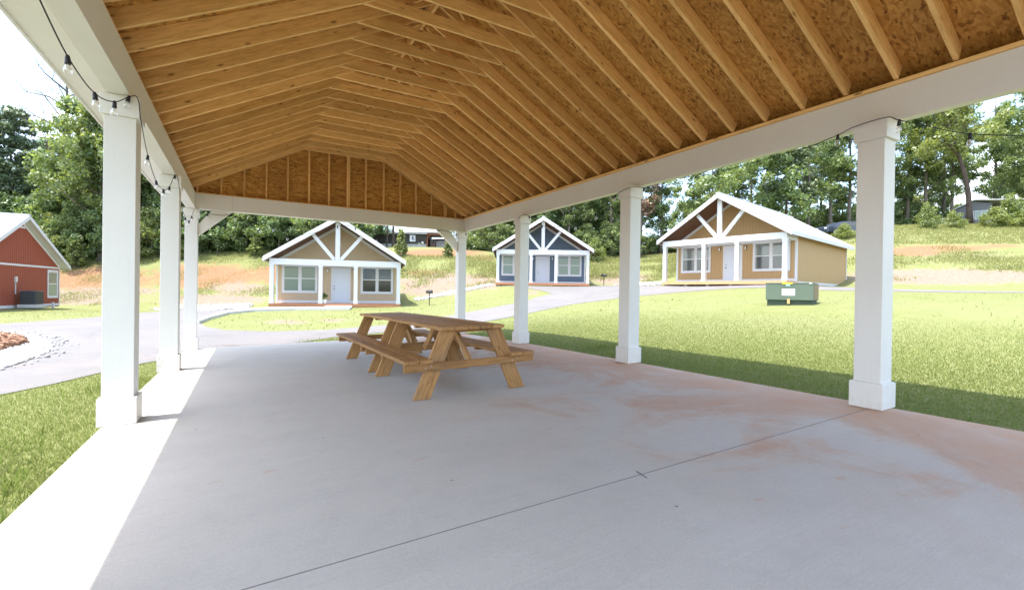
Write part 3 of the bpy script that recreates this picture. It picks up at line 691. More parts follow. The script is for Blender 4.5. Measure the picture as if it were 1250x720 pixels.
    if porch:
        window(-2.5, 2.2, 1.86, 1.82, panes[0]); window(2.5, 2.2, 1.86, 1.82, panes[1])
        dx = .1
        fr = MB()
        for s in (-1, 1): fr.box((dx+s*.57-.07, p-.04, zf), (dx+s*.57+.07, p-.012, 2.42))
        fr.box((dx-.64, p-.042, 2.42), (dx+.64, p-.012, 2.56)).build('door_frame', Wt, t)
        d = MB().box((dx-.5, p-.025, zf+.02), (dx+.5, p-.0125, 2.42))
        for z0, z1 in ((zf+.2, 1.1), (1.25, 2.28)):
            for a, b in ((-.4, -.05), (.05, .4)):
                for (xa, za, xb, zb) in ((a, z0, b, z0+.025), (a, z1-.025, b, z1), (a, z0+.025, a+.025, z1-.025), (b-.025, z0+.025, b, z1-.025)): d.box((dx+xa, p-.031, za), (dx+xb, p-.025, zb))
        do = d.build('door', M_door, t)
        hn = MB().lathe([(.03, 0), (.03, .02), (.02, .03), (.035, .05), (.035, .07), (.01, .08)], (dx-.42, p-.027, 1.18), 8, Matrix.Rotation(R(90), 4, 'X'))
        hn.build('handle', M_black, do); MB().lathe([(.03, 0), (.03, .02)], (dx-.42, p-.027, 1.36), 8, Matrix.Rotation(R(90), 4, 'X')).build('deadbolt', M_black, do)
        for s in (-1, 1):
            lx = dx+s*.86; lt = MB().box((lx-.05, p-.03, 2.28), (lx+.05, p-.012, 2.5)).box((lx-.055, p-.17, 2.46), (lx+.055, p-.03, 2.49)).build('porch_light', M_black, t)
            MB().lathe([(.03, 2.28), (.05, 2.30), (.045, 2.44), (.03, 2.46)], (lx, p-.11, 0), 8).build('lamp_glass', M_bulb_white, lt)
        # deck
        dk = MB()
        for x in np.arange(-4.0, 3.95, .145): dk.box((x, -.12, zf-.035), (min(x+.139, 4.0), p-.03, zf))
        dk.box((-4.02, -.16, .075), (4.02, -.122, zf-.002)); dk.box((-4.04, -.12, .075), (-4.002, p, zf-.002)); dk.box((4.002, -.12, .075), (4.04, p, zf-.002))
        dko = dk.build('deck', deckmat, t)
        ft = MB()
        for x in np.linspace(-3.8, 3.8, 6): ft.box((x-.1, -.05, -.15), (x+.1, .2, zf-.04))
        ft.build('deck_footing', plainconc(name+'_footing', (.3, .28, .25)), t)
        for x in (-HP, -1.02, 1.14, HP):
            q = MB().box((x-.12, -.12, zf), (x+.12, .12, 2.59)); q.box((x-.14, -.14, zf+.001), (x+.14, .14, zf+.16)); q.box((x-.14, -.14, 2.47), (x+.14, .14, 2.588))
            q.build('post', Wt, t, bevel=.004)
        hd = MB().box((-HP-.14, -.14, 2.59), (HP+.14, .14, 2.95))
        for s in (-1, 1): hd.box((s*HP-.1, .14, 2.62), (s*HP+.1, p-.03, 2.93))
        hd.build('header', Wt, t, bevel=.004)
        MB().box((-.14, -.09, 2.95), (.14, .09, zr(.14)+.02)).build('king_post', Wt, t)
        for s in (-1, 1):
            a = Vector((s*.2, 0, 2.98)); b = Vector((s*1.5, 0, zr(1.5)-.02)); MB().bar(a, b, .21, .15, (0, 1, 0)).build('strut', Wt, t)
    else:
        window(HW-1.0, 1.45, 2.0, 1.68, panes[0], dbl=False)
        if vent:
            MB().prism([(-.55, p-.034, zr(0)-.62), (.55, p-.034, zr(0)-.62), (.55, p-.034, zr(0)-.5), (-.55, p-.034, zr(0)-.5)], (0, .02, 0)).build('gable_trim', Wt, t)
    return t
c1 = cottage('tan_cottage', 'tan cottage with white gabled porch truss behind the picnic tables', (5.38, 31.95), R(-13.7), .04, (.47, .36, .235), M_deckwood, panes=(M_pane_blind, M_pane_painted_sky))
c2 = cottage('blue_cottage', 'slate blue cottage with white gabled porch at the end of the drive', (22.42, 33.24), R(-30.2), 1.80, (.10, .14, .19), M_deckwood, panes=(M_pane_blind, M_pane_blind))
c3 = cottage('ochre_cottage', 'ochre yellow cottage with long white metal roof beyond the green cabinet', (26.78, 19.23), R(-79.1), 1.86, (.40, .265, .125), M_deckwood_tan, panes=(M_pane_half, M_pane_half), L=11.0)
c4 = cottage('red_cottage', 'barn red cottage showing its windowed gable end, cut off by the frame', (-13.01, 43.79), R(82), -.40, (.27, .07, .042), M_deckwood, porch=False, panes=(M_pane_blind, None), vent=True, HW=5.1, HEv=5.55, ms=.55, ZA=6.07)
for o in (c1, c2, c3, c4): o['group'] = 'gabled cottages round the lawn'
# red cottage fittings
ml = c4.matrix_basis
MB().box((-.62, -.1, 1.75), (-.4, -.012, 2.1)).box((-.54, -.06, 1.0), (-.49, -.012, 1.75)).build('meter_box', M_steel, c4)
MB().lathe([(.07, -.1), (.07, .35), (.04, .4)], (3.4, -.35, 0), 8).build('vent_pipe', M_white_house, c4)
def mat_ac():
    t = NT('ac_louvres'); v = t.obj((1, 1, 1), False); z = t.n('ShaderNodeSeparateXYZ', {0: v}).outputs[2]
    s = t.math('SINE', t.math('MULTIPLY', z, 160.)); return t.fin(t.ramp(s, [(.3, (.02, .022, .025)), (.8, (.09, .095, .1))]), .5, s, .5, .01)
ac = thing('air_conditioner', 'dark grey outdoor air conditioner on the ground by the red gable wall', 'air conditioner', tuple(ml @ Vector((-.25, -.75, .28))), R(82))
MB().box((-.48, -.42, .08), (.48, .42, .92)).build('casing', mat_ac(), ac, bevel=.06)
MB().box((-.5, -.44, .92), (.5, .44, .97)).build('top_panel', paint('ac_grey', (.12, .13, .14), .45), ac, bevel=.02)
MB().lathe([(.34, .97), (.34, .985), (.3, .99), (.06, 1.0), (.05, 1.01)], (0, 0, 0), 16).build('fan_grille', M_black, ac)
MB().box((-.55, -.5, -.15), (.55, .5, .075)).build('pad', M_walk, ac)

# ------------------------------------------------------------------ walkway, gravel, mulch
walk = pxpoly([(243, 395.5), (258, 389.5), (280, 383.5), (310, 380.5), (360, 379), (427, 378.5), (430, 376), (425.5, 373.5), (402, 373.7), (395, 377), (340, 377.3), (290, 379.5), (266, 384.5), (250, 390), (241, 394.5)])
tag(drape(walk, .13, .5, 'walkway', M_walk, skirt=.2), kind='structure')
M_soil = plainconc('gravel_soil', (.20, .165, .135))
def stones(name, poly, n, r0, r1, mat, label, cat, base):
    drape_o = drape(poly, .03, .4, base, M_soil); tag(drape_o, kind='structure')
    P = np.array(poly); rg = np.random.default_rng(5); X = rg.uniform(P[:, 0].min(), P[:, 0].max(), n*4); Y = rg.uniform(P[:, 1].min(), P[:, 1].max(), n*4)
    k = inside(poly, X, Y); X = X[k][:n]; Y = Y[k][:n]; ms_ = rg.uniform(size=len(X)) < .25; X = X+ms_*rg.normal(size=len(X))*.22; Y = Y+ms_*rg.normal(size=len(Y))*.22; Z = Hn(X, Y)+.028
    ico = np.array([(0, 0, 1), (.89, 0, .45), (.28, .85, .45), (-.72, .53, .45), (-.72, -.53, .45), (.28, -.85, .45), (.72, .53, -.45), (-.28, .85, -.45), (-.89, 0, -.45), (-.28, -.85, -.45), (.72, -.53, -.45), (0, 0, -1)])
    fc = np.array([(0,1,2),(0,2,3),(0,3,4),(0,4,5),(0,5,1),(1,6,2),(2,7,3),(3,8,4),(4,9,5),(5,10,1),(2,6,7),(3,7,8),(4,8,9),(5,9,10),(1,10,6),(11,7,6),(11,8,7),(11,9,8),(11,10,9),(11,6,10)])
    m = len(X); s = rg.uniform(r0, r1, (m, 1, 1))*rg.uniform(.6, 1.3, (m, 1, 3)); V = ico[None]*s*rg.uniform(.8, 1.2, (m, 12, 1))+np.c_[X, Y, Z][:, None]
    F = fc[None]+np.arange(m)[:, None, None]*12
    o = link(name, np_mesh(name, V.reshape(-1, 3), F.reshape(-1, 3), mat)); tag(o, label, cat, kind='stuff')
isl = pxpoly([(64, 425.5), (58, 418), (45, 412), (22, 408.5), (0, 406.5), (-60, 404), (-110, 420), (-60, 460), (0, 451.5), (20, 446.5), (45, 437), (60, 430)])
stones('white_gravel', smooth_poly(isl, 1), 8000, .018, .05, M_stone, 'white stone border round the red mulch bed in the road', 'gravel', 'gravel_bed')
mul = pxpoly([(33, 422), (25, 416.5), (0, 410.5), (-50, 408), (-80, 421), (-40, 440), (0, 431), (18, 425)])
def lift(poly): return smooth_poly(poly, 1)
mulch_o = drape(lift(mul), .10, .3, 'mulch_bed', M_mulch, skirt=.12); tag(mulch_o, kind='structure')
rgm = np.random.default_rng(9)
def chips(poly, n, off, name, label, cat, mat, l=.09):
    P = np.array(poly); X = rgm.uniform(P[:, 0].min(), P[:, 0].max(), n*4); Y = rgm.uniform(P[:, 1].min(), P[:, 1].max(), n*4); k = inside(poly, X, Y); X = X[k][:n]; Y = Y[k][:n]; m = len(X)
    c = np.c_[X, Y, Hn(X, Y)+off]; a = rgm.uniform(0, 6.28, m); d = np.c_[np.cos(a), np.sin(a), rgm.uniform(-.5, .5, m)]*l*rgm.uniform(.5, 1.3, (m, 1)); q = np.c_[-np.sin(a), np.cos(a), rgm.uniform(-.4, .4, m)]*.025; h = np.array([0, 0, .02])
    V = np.stack([c-d-q, c+d-q, c+d+q, c-d+q, c-d-q+h, c+d-q+h, c+d+q+h, c-d+q+h], 1); B = np.array([(0,3,2,1),(4,5,6,7),(0,1,5,4),(1,2,6,5),(2,3,7,6),(3,0,4,7)])
    o = link(name, np_mesh(name, V.reshape(-1, 3), (B[None]+np.arange(m)[:, None, None]*8).reshape(-1, 4), mat)); tag(o, label, cat, kind='stuff')
chips(lift(mul), 1500, .12, 'bark_mulch', 'red bark mulch inside the white stone border', 'mulch', M_mulch)
stones('white_rubble', pxpoly([(186, 378), (212, 373.5), (304, 371.5), (304, 376.5), (270, 378.5), (230, 375.8), (200, 379.5)]), 1600, .06, .17, M_stone, 'white rubble strip along the road end left of the tan cottage', 'rubble', 'rubble_strip')
stones('white_rubble', pxpoly([(506, 365.5), (530, 361), (560, 354.5), (592, 348.5), (600, 346), (600, 349), (560, 358), (530, 363.3), (508, 367)]), 700, .06, .15, M_stone, 'white rubble strip climbing from the tan to the blue cottage', 'rubble', 'rubble_strip')
stones('white_rubble', pxpoly([(758, 348.2), (790, 345.5), (808, 345.5), (808, 348), (780, 349.6), (758, 349.8)]), 500, .06, .15, M_stone, 'white rubble heap between the blue and ochre cottages', 'rubble', 'rubble_strip')

# ------------------------------------------------------------------ green transformer cabinet
tf = thing('utility_cabinet', 'dark green metal utility cabinet with stickers on the lawn before the ochre cottage', 'utility cabinet', (14.25, 7.85, H(14.25, 7.85)), R(-70)); tf.scale = (.9, .9, 1)
M_tg = paint('cabinet_green', (.10, .135, .10), .6, .25)
MB().box((-.66, .05, -.2), (.66, 1.15, .16)).build('base', paint('cabinet_base', (.05, .075, .05), .8, .2), tf)
MB().box((-.70, 0, .16), (.70, 1.2, .66)).build('body', M_tg, tf, bevel=.012)
MB().prism([(-.705, -.008, .66), (-.705, 1.205, .66), (-.705, 1.205, .675), (-.705, -.008, .69)], (1.41, 0, 0)).build('lid', paint('cabinet_lid', (.13, .155, .115), .5, .15), tf, bevel=.006)
st = MB().box((-.21, -.006, .3), (.17, -.002, .5)).build('white_sticker', paint('sticker_white', (.8, .8, .78), .4), tf)
tx = MB(); tx.box((-.18, -.008, .36), (-.0, -.0065, .38)); tx.box((-.18, -.008, .46), (.02, -.0065, .475)); tx.box((.02, -.008, .33), (.035, -.0065, .47)); tx.build('orange_marking', paint('sticker_orange', (.75, .3, .05), .4), st)
MB().box((-.2, -.016, .645), (.1, -.0095, .688)).build('yellow_sticker', paint('sticker_yellow', (.8, .55, .03), .4), tf)
MB().box((-.1, -.006, .585), (.03, -.002, .64)).build('blue_sticker', paint('sticker_blue', (.3, .5, .7), .4), tf)
MB().box((.57, -.016, .65), (.65, -.0095, .686)).build('small_sticker', paint('sticker_white2', (.8, .8, .78), .4), tf)
MB().box((-.05, -.03, .05), (.03, 0, .2)).build('latch', paint('brass', (.5, .35, .15), .4), tf)
M_rust = paint('weathered_panel', (.2, .14, .07), .6, .3)
MB().box((.7015, .04, .2), (.706, 1.16, .64)).build('side_panel', M_rust, tf)

# ------------------------------------------------------------------ pedestal grills
def grill(u, v, d, label):
    p = atd(u, v, d); z = H(p.x, p.y)
    o = thing('pedestal_grill', label, 'grill', (p.x, p.y, z), rnd.uniform(-.7, -.2), group='pedestal grills by the cottages')
    MB().lathe([(.03, -.1), (.03, .82)], (0, 0, 0), 8).build('post', M_black, o)
    b = MB(); b.box((-.2, -.16, .82), (.2, .16, .84)); b.box((-.2, -.16, .84), (-.18, .16, 1.02)); b.box((.18, -.16, .84), (.2, .16, 1.02)); b.box((-.18, .14, .84), (.18, .16, 1.04)); b.box((-.18, -.16, .84), (.18, -.14, .9)); b.build('firebox', M_black, o)
    g = MB()
    for k in range(8): g.box((-.17+.047*k, -.18, .96), (-.155+.047*k, .13, .972))
    g.box((-.18, -.2, .955), (.18, -.18, .975)).build('grate', M_steel, o)
grill(524, 371, 31.5, 'black pedestal grill on the grass right of the tan cottage'); grill(737, 347, 40.5, 'black pedestal grill right of the blue cottage')
# ------------------------------------------------------------------ foliage kit
def leaves(rg, C, rad, per, size, flat=.75, up=.35):
    """leaf sprays round clump centres C (Nx3) with radius rad (N)"""
    n = len(C); c = np.repeat(C, per, 0); r = np.repeat(rad, per)
    d = rg.normal(size=(n*per, 3)); d /= np.linalg.norm(d, axis=1, keepdims=True); rr = r*rg.uniform(.25, 1., n*per)**.6
    p = c+d*rr[:, None]*np.array([1, 1, flat])
    nrm = d*.7+rg.normal(size=d.shape)*.55; nrm[:, 2] += up; nrm /= np.linalg.norm(nrm, axis=1, keepdims=True)
    t = np.cross(nrm, rg.normal(size=d.shape)); t /= np.linalg.norm(t, axis=1, keepdims=True); b = np.cross(nrm, t)
    s = size*rg.uniform(.6, 1.4, (n*per, 1)); t = t*s; b = b*s*.5
    V = np.stack([p-t, p-b*1.0+t*.1, p+t, p+b*1.0+t*.1], 1)
    V[:, 1] -= nrm*s*.12; V[:, 3] -= nrm*s*.12
    return V.reshape(-1, 3), np.arange(len(p)*4).reshape(-1, 4)
def limb(mb, p, d, L, r, rg, gnarl=.18, n=5, tips=None, depth=0, split=2, lift=.12):
    pts = [Vector(p)]; d = Vector(d).normalized(); rs = [r]
    for i in range(n):
        d = (d+Vector(rg.normal(size=3))*gnarl+Vector((0, 0, lift))).normalized(); pts.append(pts[-1]+d*L/n); rs.append(r*(1-.75*(i+1)/n))
    mb.tube(pts, rs, 6 if depth == 0 else 4)
    if tips is not None: tips.append(tuple(pts[-1])); tips.append(tuple(pts[-2]))
    if depth < split:
        for k in range(3 if depth == 0 else 2):
            i = rg.integers(2, n); a = rg.normal(size=3); q = (d+Vector(a)*.8).normalized(); limb(mb, pts[i], q, L*.55, rs[i]*.65, rg, gnarl, 4, tips, depth+1, split, lift)
def make_tree(seed, Ht, crown0, rad, nclump, per, leaf, crad, style='broad', lean=(0, 0), trunk_r=.24, flat=.75, leafmat=None, barkmat=None):
    rg = np.random.default_rng(seed); mb = MB(); tips = []
    n = 9; pts = []; rs = []
    for i in range(n+1):
        f = i/n; pts.append((lean[0]*f*f+rg.normal()*.12*f, lean[1]*f*f+rg.normal()*.12*f, Ht*.93*f-.3*(i == 0))); rs.append(trunk_r*(1.35 if i == 0 else 1-.85*f))
    mb.tube(pts, rs, 8)
    P = np.array(pts)
    def tr(z): return np.array([np.interp(z, P[:, 2], P[:, k]) for k in range(3)])
    C = []; rad_ = []
    if style == 'broad':
        for k in range(10):
            z = Ht*(crown0+(.88-crown0)*(k+.5)/10); f = (z/Ht-crown0)/(1-crown0); L = rad*(1.05-.65*f)*rg.uniform(.75, 1.1); a = k*2.4+rg.uniform(-.4, .4)
            limb(mb, tr(z*.93), (math.cos(a), math.sin(a), .35+f*.8), L, trunk_r*.38*(1-.5*f), rg, tips=tips)
        T = np.array(tips); T = T[rg.permutation(len(T))[:nclump//2]]
        C = list(T)
        while len(C) < nclump:
            d = rg.normal(size=3); d /= np.linalg.norm(d); r = rg.uniform(.55, 1)**.5; f = .5+.5*d[2]*r
            prof = (1-abs(2*f-.85)**2.2*.55); z = Ht*(crown0+(1-crown0)*f); b = tr(z); b[:2] += d[:2]*rad*prof*r*(1+.25*rg.normal()); b[2] = z; C.append(b)
        C = np.array(C); rad_ = crad*rg.uniform(.55, 1.35, len(C))
        V, F = leaves(rg, C, rad_, per, leaf, flat)
    elif style == 'pine':
        lv = int(nclump/5)
        for k in range(lv):
            f = k/lv; z = Ht*(crown0+(.97-crown0)*f); m = 4 if f < .8 else 3
            for j in range(m):
                a = k*1.7+j*6.28/m+rg.uniform(-.5, .5); L = rad*(1-.72*f)*rg.uniform(.45, 1.15); p0 = tr(z*.96); d = (math.cos(a), math.sin(a), .12+.3*f); tt = []
                limb(mb, p0, d, L, .05, rg, .14, 4, tt, 1, 2, .05)
                for q in tt: C.append(q); rad_.append(crad*rg.uniform(.6, 1.2))
                if L > 2: C.append(tuple(np.array(p0)*.4+np.array(tt[0])*.6)); rad_.append(crad*.8)
        C = np.array(C); rad_ = np.array(rad_); V, F = leaves(rg, C, rad_, per, leaf, .5, .6)
    tm = MB(); tm.v, tm.f = mb.v, mb.f
    me = bpy.data.meshes.new('trunk'); me.from_pydata(tm.v, [], tm.f); me.update(); me.materials.append(barkmat or M_bark); me.polygons.foreach_set('use_smooth', [True]*len(me.polygons))
    cm = np_mesh('crown', V, F, leafmat)
    return me, cm
PROTO = {}
def proto(k, **kw): PROTO[k] = make_tree(**kw)
proto('oak_a', seed=1, Ht=18, crown0=.12, rad=5.2, nclump=105, per=165, leaf=.205, crad=1.25, leafmat=M_leaf_dark)
proto('oak_b', seed=2, Ht=20, crown0=.18, rad=4.6, nclump=100, per=165, leaf=.205, crad=1.25, leafmat=M_leaf_mid)
proto('oak_c', seed=3, Ht=17, crown0=.2, rad=5.4, nclump=85, per=165, leaf=.21, crad=1.2, leafmat=M_leaf_pale)
proto('thin_a', seed=4, Ht=21, crown0=.2, rad=3.7, nclump=84, per=130, leaf=.165, crad=.92, leafmat=M_leaf_mid, trunk_r=.26)
proto('thin_b', seed=5, Ht=20, crown0=.16, rad=3.5, nclump=84, per=130, leaf=.165, crad=.9, leafmat=M_leaf_dark, trunk_r=.24)
proto('pine_a', seed=6, Ht=22, crown0=.3, rad=4.6, nclump=80, per=62, leaf=.17, crad=.75, style='pine', leafmat=M_needle, barkmat=M_bark_dark)
proto('pine_b', seed=7, Ht=20, crown0=.22, rad=4.0, nclump=80, per=62, leaf=.17, crad=.7, style='pine', leafmat=M_needle, barkmat=M_bark_dark)
proto('brown', seed=8, Ht=17, crown0=.25, rad=2.6, nclump=60, per=80, leaf=.2, crad=.85, leafmat=M_leaf_brown, barkmat=M_bark)
proto('understory', seed=9, Ht=7, crown0=.05, rad=3.4, nclump=62, per=150, leaf=.17, crad=.95, leafmat=M_leaf_mid, trunk_r=.1)
proto('understory_dark', seed=10, Ht=7, crown0=.05, rad=3.2, nclump=62, per=150, leaf=.17, crad=.95, leafmat=M_leaf_dark, trunk_r=.1)
proto('sapling', seed=11, Ht=2.6, crown0=.05, rad=.95, nclump=38, per=70, leaf=.1, crad=.34, leafmat=M_leaf_pale, trunk_r=.04)
proto('bush', seed=12, Ht=2.4, crown0=.02, rad=1.7, nclump=46, per=90, leaf=.11, crad=.5, leafmat=M_leaf_pale, trunk_r=.05, flat=.9)
proto('young_pine', seed=13, Ht=3.6, crown0=.06, rad=1.15, nclump=70, per=30, leaf=.11, crad=.26, style='pine', leafmat=M_leaf_pale, trunk_r=.05)
proto('leaning', seed=14, Ht=19, crown0=.46, rad=4.6, nclump=80, per=140, leaf=.165, crad=1.0, leafmat=M_leaf_pale, lean=(3.6, -2.0), trunk_r=.34, barkmat=M_bark_dark)
def tree(kind, base, u, d, sc, label, cat='tree', group=None, name='tree', rz=None, sz=None, xy=None):
    if xy is None: p = atd(u, horizon(u), d); xy = (p.x, p.y)
    o = thing(name, label, cat, (xy[0], xy[1], H(*xy)-.05), rnd.uniform(0, 6.28) if rz is None else rz, group)
    s = sz or sc; o.matrix_basis = o.matrix_basis @ Matrix.Diagonal((sc, sc, s, 1)); WM[o] = o.matrix_basis
    tm, cm = PROTO[kind]; link('trunk', tm, o); link('crown', cm, o); return o
GL, GC, GR = 'trees in the wood left of the tan cottage', 'trees in the wood behind the blue cottage', 'trees on the right hand ridge'
lab = {('oak_a', 'L'): 'dark leafy tree in the dense wood above the clay bank', ('oak_b', 'L'): 'mid green leafy tree in the dense wood above the clay bank', ('understory_dark', 'L'): 'low dark tree filling the foot of the wood above the clay bank', ('understory', 'L'): 'low mid green tree at the foot of the wood above the clay bank',
       ('oak_a', 'C'): 'dark leafy tree in the wood behind the blue cottage', ('oak_b', 'C'): 'mid green leafy tree in the wood behind the blue cottage', ('thin_a', 'C'): 'tall bare-trunked tree in the wood behind the blue cottage', ('oak_c', 'C'): 'pale sunlit leafy tree in the wood behind the blue cottage', ('understory', 'C'): 'low green tree at the foot of the wood behind the blue cottage', ('understory_dark', 'C'): 'low dark tree at the foot of the wood behind the blue cottage', ('thin_b', 'C'): 'slim dark tree with bare trunk behind the blue cottage',
       ('oak_b', 'R'): 'broad mid green tree on the ridge beside the grey house', ('thin_a', 'R'): 'tall slim light green tree on the ridge with sky between its branches', ('thin_b', 'R'): 'tall slim dark green tree on the ridge with sky between its branches', ('oak_a', 'R'): 'dark spreading oak behind the ochre cottage roof', ('understory_dark', 'R'): 'low dark tree forming a hedge along the ridge', ('understory', 'R'): 'low bright tree forming a hedge along the ridge', ('oak_c', 'R'): 'pale leafy tree at the far end of the ridge by the grey house', ('pine_a', 'R'): 'tall pine on the ridge beyond the ochre cottage', ('pine_b', 'R'): 'slender pine on the ridge beyond the ochre cottage'}
def wood_trees(lst, g, gl):
    for k, u, d, s, *r in lst: tree(k, None, u, d, s, lab[(k, g)], group=gl, name='pine_tree' if 'pine' in k else 'tree', sz=(r[0] if r else None))
wood_trees([('oak_a', 118, 57, 1.12), ('oak_b', 165, 58, 1.0), ('oak_a', 205, 57, 1.0), ('oak_a', 245, 58, .95), ('oak_b', 285, 57, .85), ('oak_a', 325, 58, .9), ('oak_a', 365, 57, .9), ('oak_b', 405, 58, .85), ('oak_a', 432, 60, .7),
            ('oak_a', 80, 66, 1.0), ('oak_b', 140, 68, 1.0), ('oak_a', 190, 68, 1.0), ('oak_a', 240, 69, 1.0), ('oak_a', 300, 68, 1.0), ('oak_a', 350, 69, 1.0), ('oak_a', 405, 70, .95), ('oak_b', -50, 62, 1.0), ('oak_a', -110, 60, 1.0), ('oak_a', 30, 68, .85),
            ('understory_dark', 100, 54.5, .9), ('understory_dark', 140, 55, 1.0), ('understory', 185, 54.5, .8), ('understory_dark', 225, 55, .95), ('understory_dark', 265, 54.5, .9), ('understory', 300, 54.5, .7), ('understory_dark', 340, 54.5, .9), ('understory_dark', 380, 55, .95), ('understory_dark', 420, 55, .9), ('understory_dark', 60, 55, 1.0), ('understory_dark', 20, 54.5, 1.05), ('understory_dark', -25, 55, 1.0), ('understory', 75, 54, .75), ('understory_dark', 80, 61, 1.1), ('understory_dark', 125, 61, 1.1), ('understory_dark', 160, 62, 1.2), ('understory_dark', 205, 61, 1.1), ('understory_dark', 245, 62, 1.2), ('understory_dark', 285, 61, 1.1), ('understory_dark', 320, 62, 1.15), ('understory_dark', 360, 61, 1.1), ('understory_dark', 400, 62, 1.1), ('understory_dark', 435, 63, .9), ('understory_dark', 40, 62, 1.1), ('understory_dark', 180, 73, 1.3), ('understory_dark', 230, 74, 1.3), ('understory_dark', 280, 74, 1.3), ('understory_dark', 330, 74, 1.3), ('understory_dark', 380, 74, 1.3), ('understory_dark', 130, 74, 1.3), ('understory_dark', 80, 74, 1.3), ('understory_dark', 430, 75, 1.1)], 'L', GL)
tree('pine_a', None, 12, 57, .92, 'tall dark pine with layered boughs above the red cottage roof', 'tree', name='pine_tree')
tree('pine_b', None, -28, 54, .95, 'dark pine half cut by the frame above the red cottage', 'tree', name='pine_tree')
tree('oak_b', None, 122, 54.5, .98, 'broad mid green tree rising highest beside the nearest sunlit column', 'tree')
wood_trees([('oak_b', 590, 63, .75), ('oak_a', 618, 66, .8), ('thin_a', 640, 60, .72), ('oak_b', 668, 64, .85), ('oak_c', 700, 66, .75), ('thin_a', 693, 57.5, .8), ('thin_b', 720, 61, .85), ('oak_b', 735, 68, .95), ('thin_a', 745, 58, .85), ('oak_a', 762, 66, .85), ('thin_b', 665, 58.5, .8), ('oak_a', 690, 74, .95), ('oak_a', 640, 76, .9), ('oak_a', 740, 76, 1.0),
            ('understory', 600, 58, .65), ('understory', 645, 58.5, .6), ('understory_dark', 680, 60, .75), ('understory', 715, 57, .55), ('understory', 745, 57, .6), ('understory_dark', 735, 62, .85), ('understory_dark', 575, 66, .7), ('understory', 770, 57, .5), ('understory_dark', 650, 66, .9), ('understory_dark', 590, 71, .9), ('understory_dark', 620, 72, 1.), ('understory_dark', 680, 72, 1.), ('understory_dark', 715, 72, 1.), ('understory_dark', 755, 72, 1.)], 'C', GC)
tree('brown', None, 782, 59, .86, 'brown withered tree standing at the edge of the sky gap')
tree('thin_b', None, 806, 60, .72, 'dark green tree leaning over the sky gap left of the ochre roof')
tree('understory', None, 838, 66, .85, 'pale rounded tree filling the bottom of the sky gap')
wood_trees([('oak_a', 868, 54, .82), ('oak_a', 915, 57, .86), ('thin_a', 938, 62, .8), ('pine_b', 958, 58, .8), ('thin_b', 985, 58, .92), ('thin_b', 1012, 60, .95), ('thin_a', 1035, 60, .92), ('thin_a', 1075, 62, .9), ('thin_b', 1106, 64, .95), ('thin_a', 1128, 62, .95), ('thin_a', 1150, 66, .95), ('thin_b', 1160, 62, .9), ('thin_a', 1225, 68, .95), ('thin_a', 1262, 66, .98), ('pine_a', 1000, 66, .85), ('thin_a', 1290, 62, .95), ('thin_b', 1212, 63, .95), ('thin_a', 1256, 58, .9), ('thin_a', 1330, 66, .95),
            ('understory_dark', 975, 66, .7), ('understory_dark', 1020, 64, .7), ('understory_dark', 1060, 66, .75), ('understory_dark', 1098, 67, .72), ('understory', 1122, 68, .7), ('understory_dark', 1145, 70, .72), ('understory', 1170, 74, .7), ('oak_c', 1244, 72, .62), ('oak_c', 1285, 70, .68), ('understory_dark', 940, 68, .6), ('understory_dark', 1262, 66, .5)], 'R', GR)
tree('leaning', None, 1182, 55, .95, 'tree with a dark leaning trunk in front of the grey house', rz=R(150))
# bare dead tree
def bare():
    rg = np.random.default_rng(21); mb = MB(); t = []
    pts = [(0, 0, -.3), (.1, 0, 5), (.3, .1, 10), (.2, .2, 15)]; mb.tube(pts, [.26, .2, .14, .07], 7)
    for k in range(24):
        z = 5.5+k*.4; a = k*2.3; limb(mb, (.25, .1, z), (math.cos(a), math.sin(a), .7), 4.6-.1*k, .08, rg, .2, 5, None, 0, 3, .08)
    p = atd(74, horizon(74), 60); o = thing('dead_tree', 'bare leafless tree with fine grey branches against the sky above the red cottage', 'tree', (p.x, p.y, H(p.x, p.y)), 0)
    o.matrix_basis = o.matrix_basis @ Matrix.Diagonal((1.5, 1.5, 1.72, 1)); WM[o] = o.matrix_basis
    mb.build('trunk', M_bark, o)
bare()
# saplings and bushes on the banks
tree('young_pine', None, 90, 51.5, .9, 'young bushy tree on the bank right of the red cottage', 'sapling', name='sapling')
tree('young_pine', None, 312, 52, .75, 'young bushy tree on the bank left of the tan cottage roof', 'sapling', name='sapling')
tree('sapling', None, 218, 52, .9, 'small green sapling on the bank between the slim sunlit columns', 'sapling', name='sapling')
tree('young_pine', None, 489, 50.5, .6, 'thin pale sapling in front of the dark long building', 'sapling', name='sapling', sz=.85)
tree('young_pine', None, 546, 51, .5, 'small sapling beside the white vehicle on the bank', 'sapling', name='sapling')
tree('bush', None, 1131, 49, .62, 'small rounded bush on the ridge nearest the big column', 'bush', name='bush', sz=.9)
tree('bush', None, 1163, 50, .62, 'small rounded bush on the ridge left of the grey house', 'bush', name='bush', sz=.62)
tree('bush', None, 1212, 50, .85, 'bright green bush on the ridge before the grey house wall', 'bush', name='bush', sz=.7)
tree('bush', None, 1234, 51, .95, 'tall pale bush on the ridge before the grey house porch', 'bush', name='bush', sz=1.15)
tree('bush', None, 1254, 49, .8, 'pale bush on the ridge cut by the frame edge', 'bush', name='bush', sz=.6)
tree('bush', None, 1030, 48, .6, 'yellow green bush below the dark vehicle roof', 'bush', name='bush', sz=.5)
tree('bush', None, 725, 53.5, .8, 'leafy bush on the bank behind the blue cottage eave', 'bush', name='bush', sz=.9)
rgu = np.random.default_rng(77); n = 2600
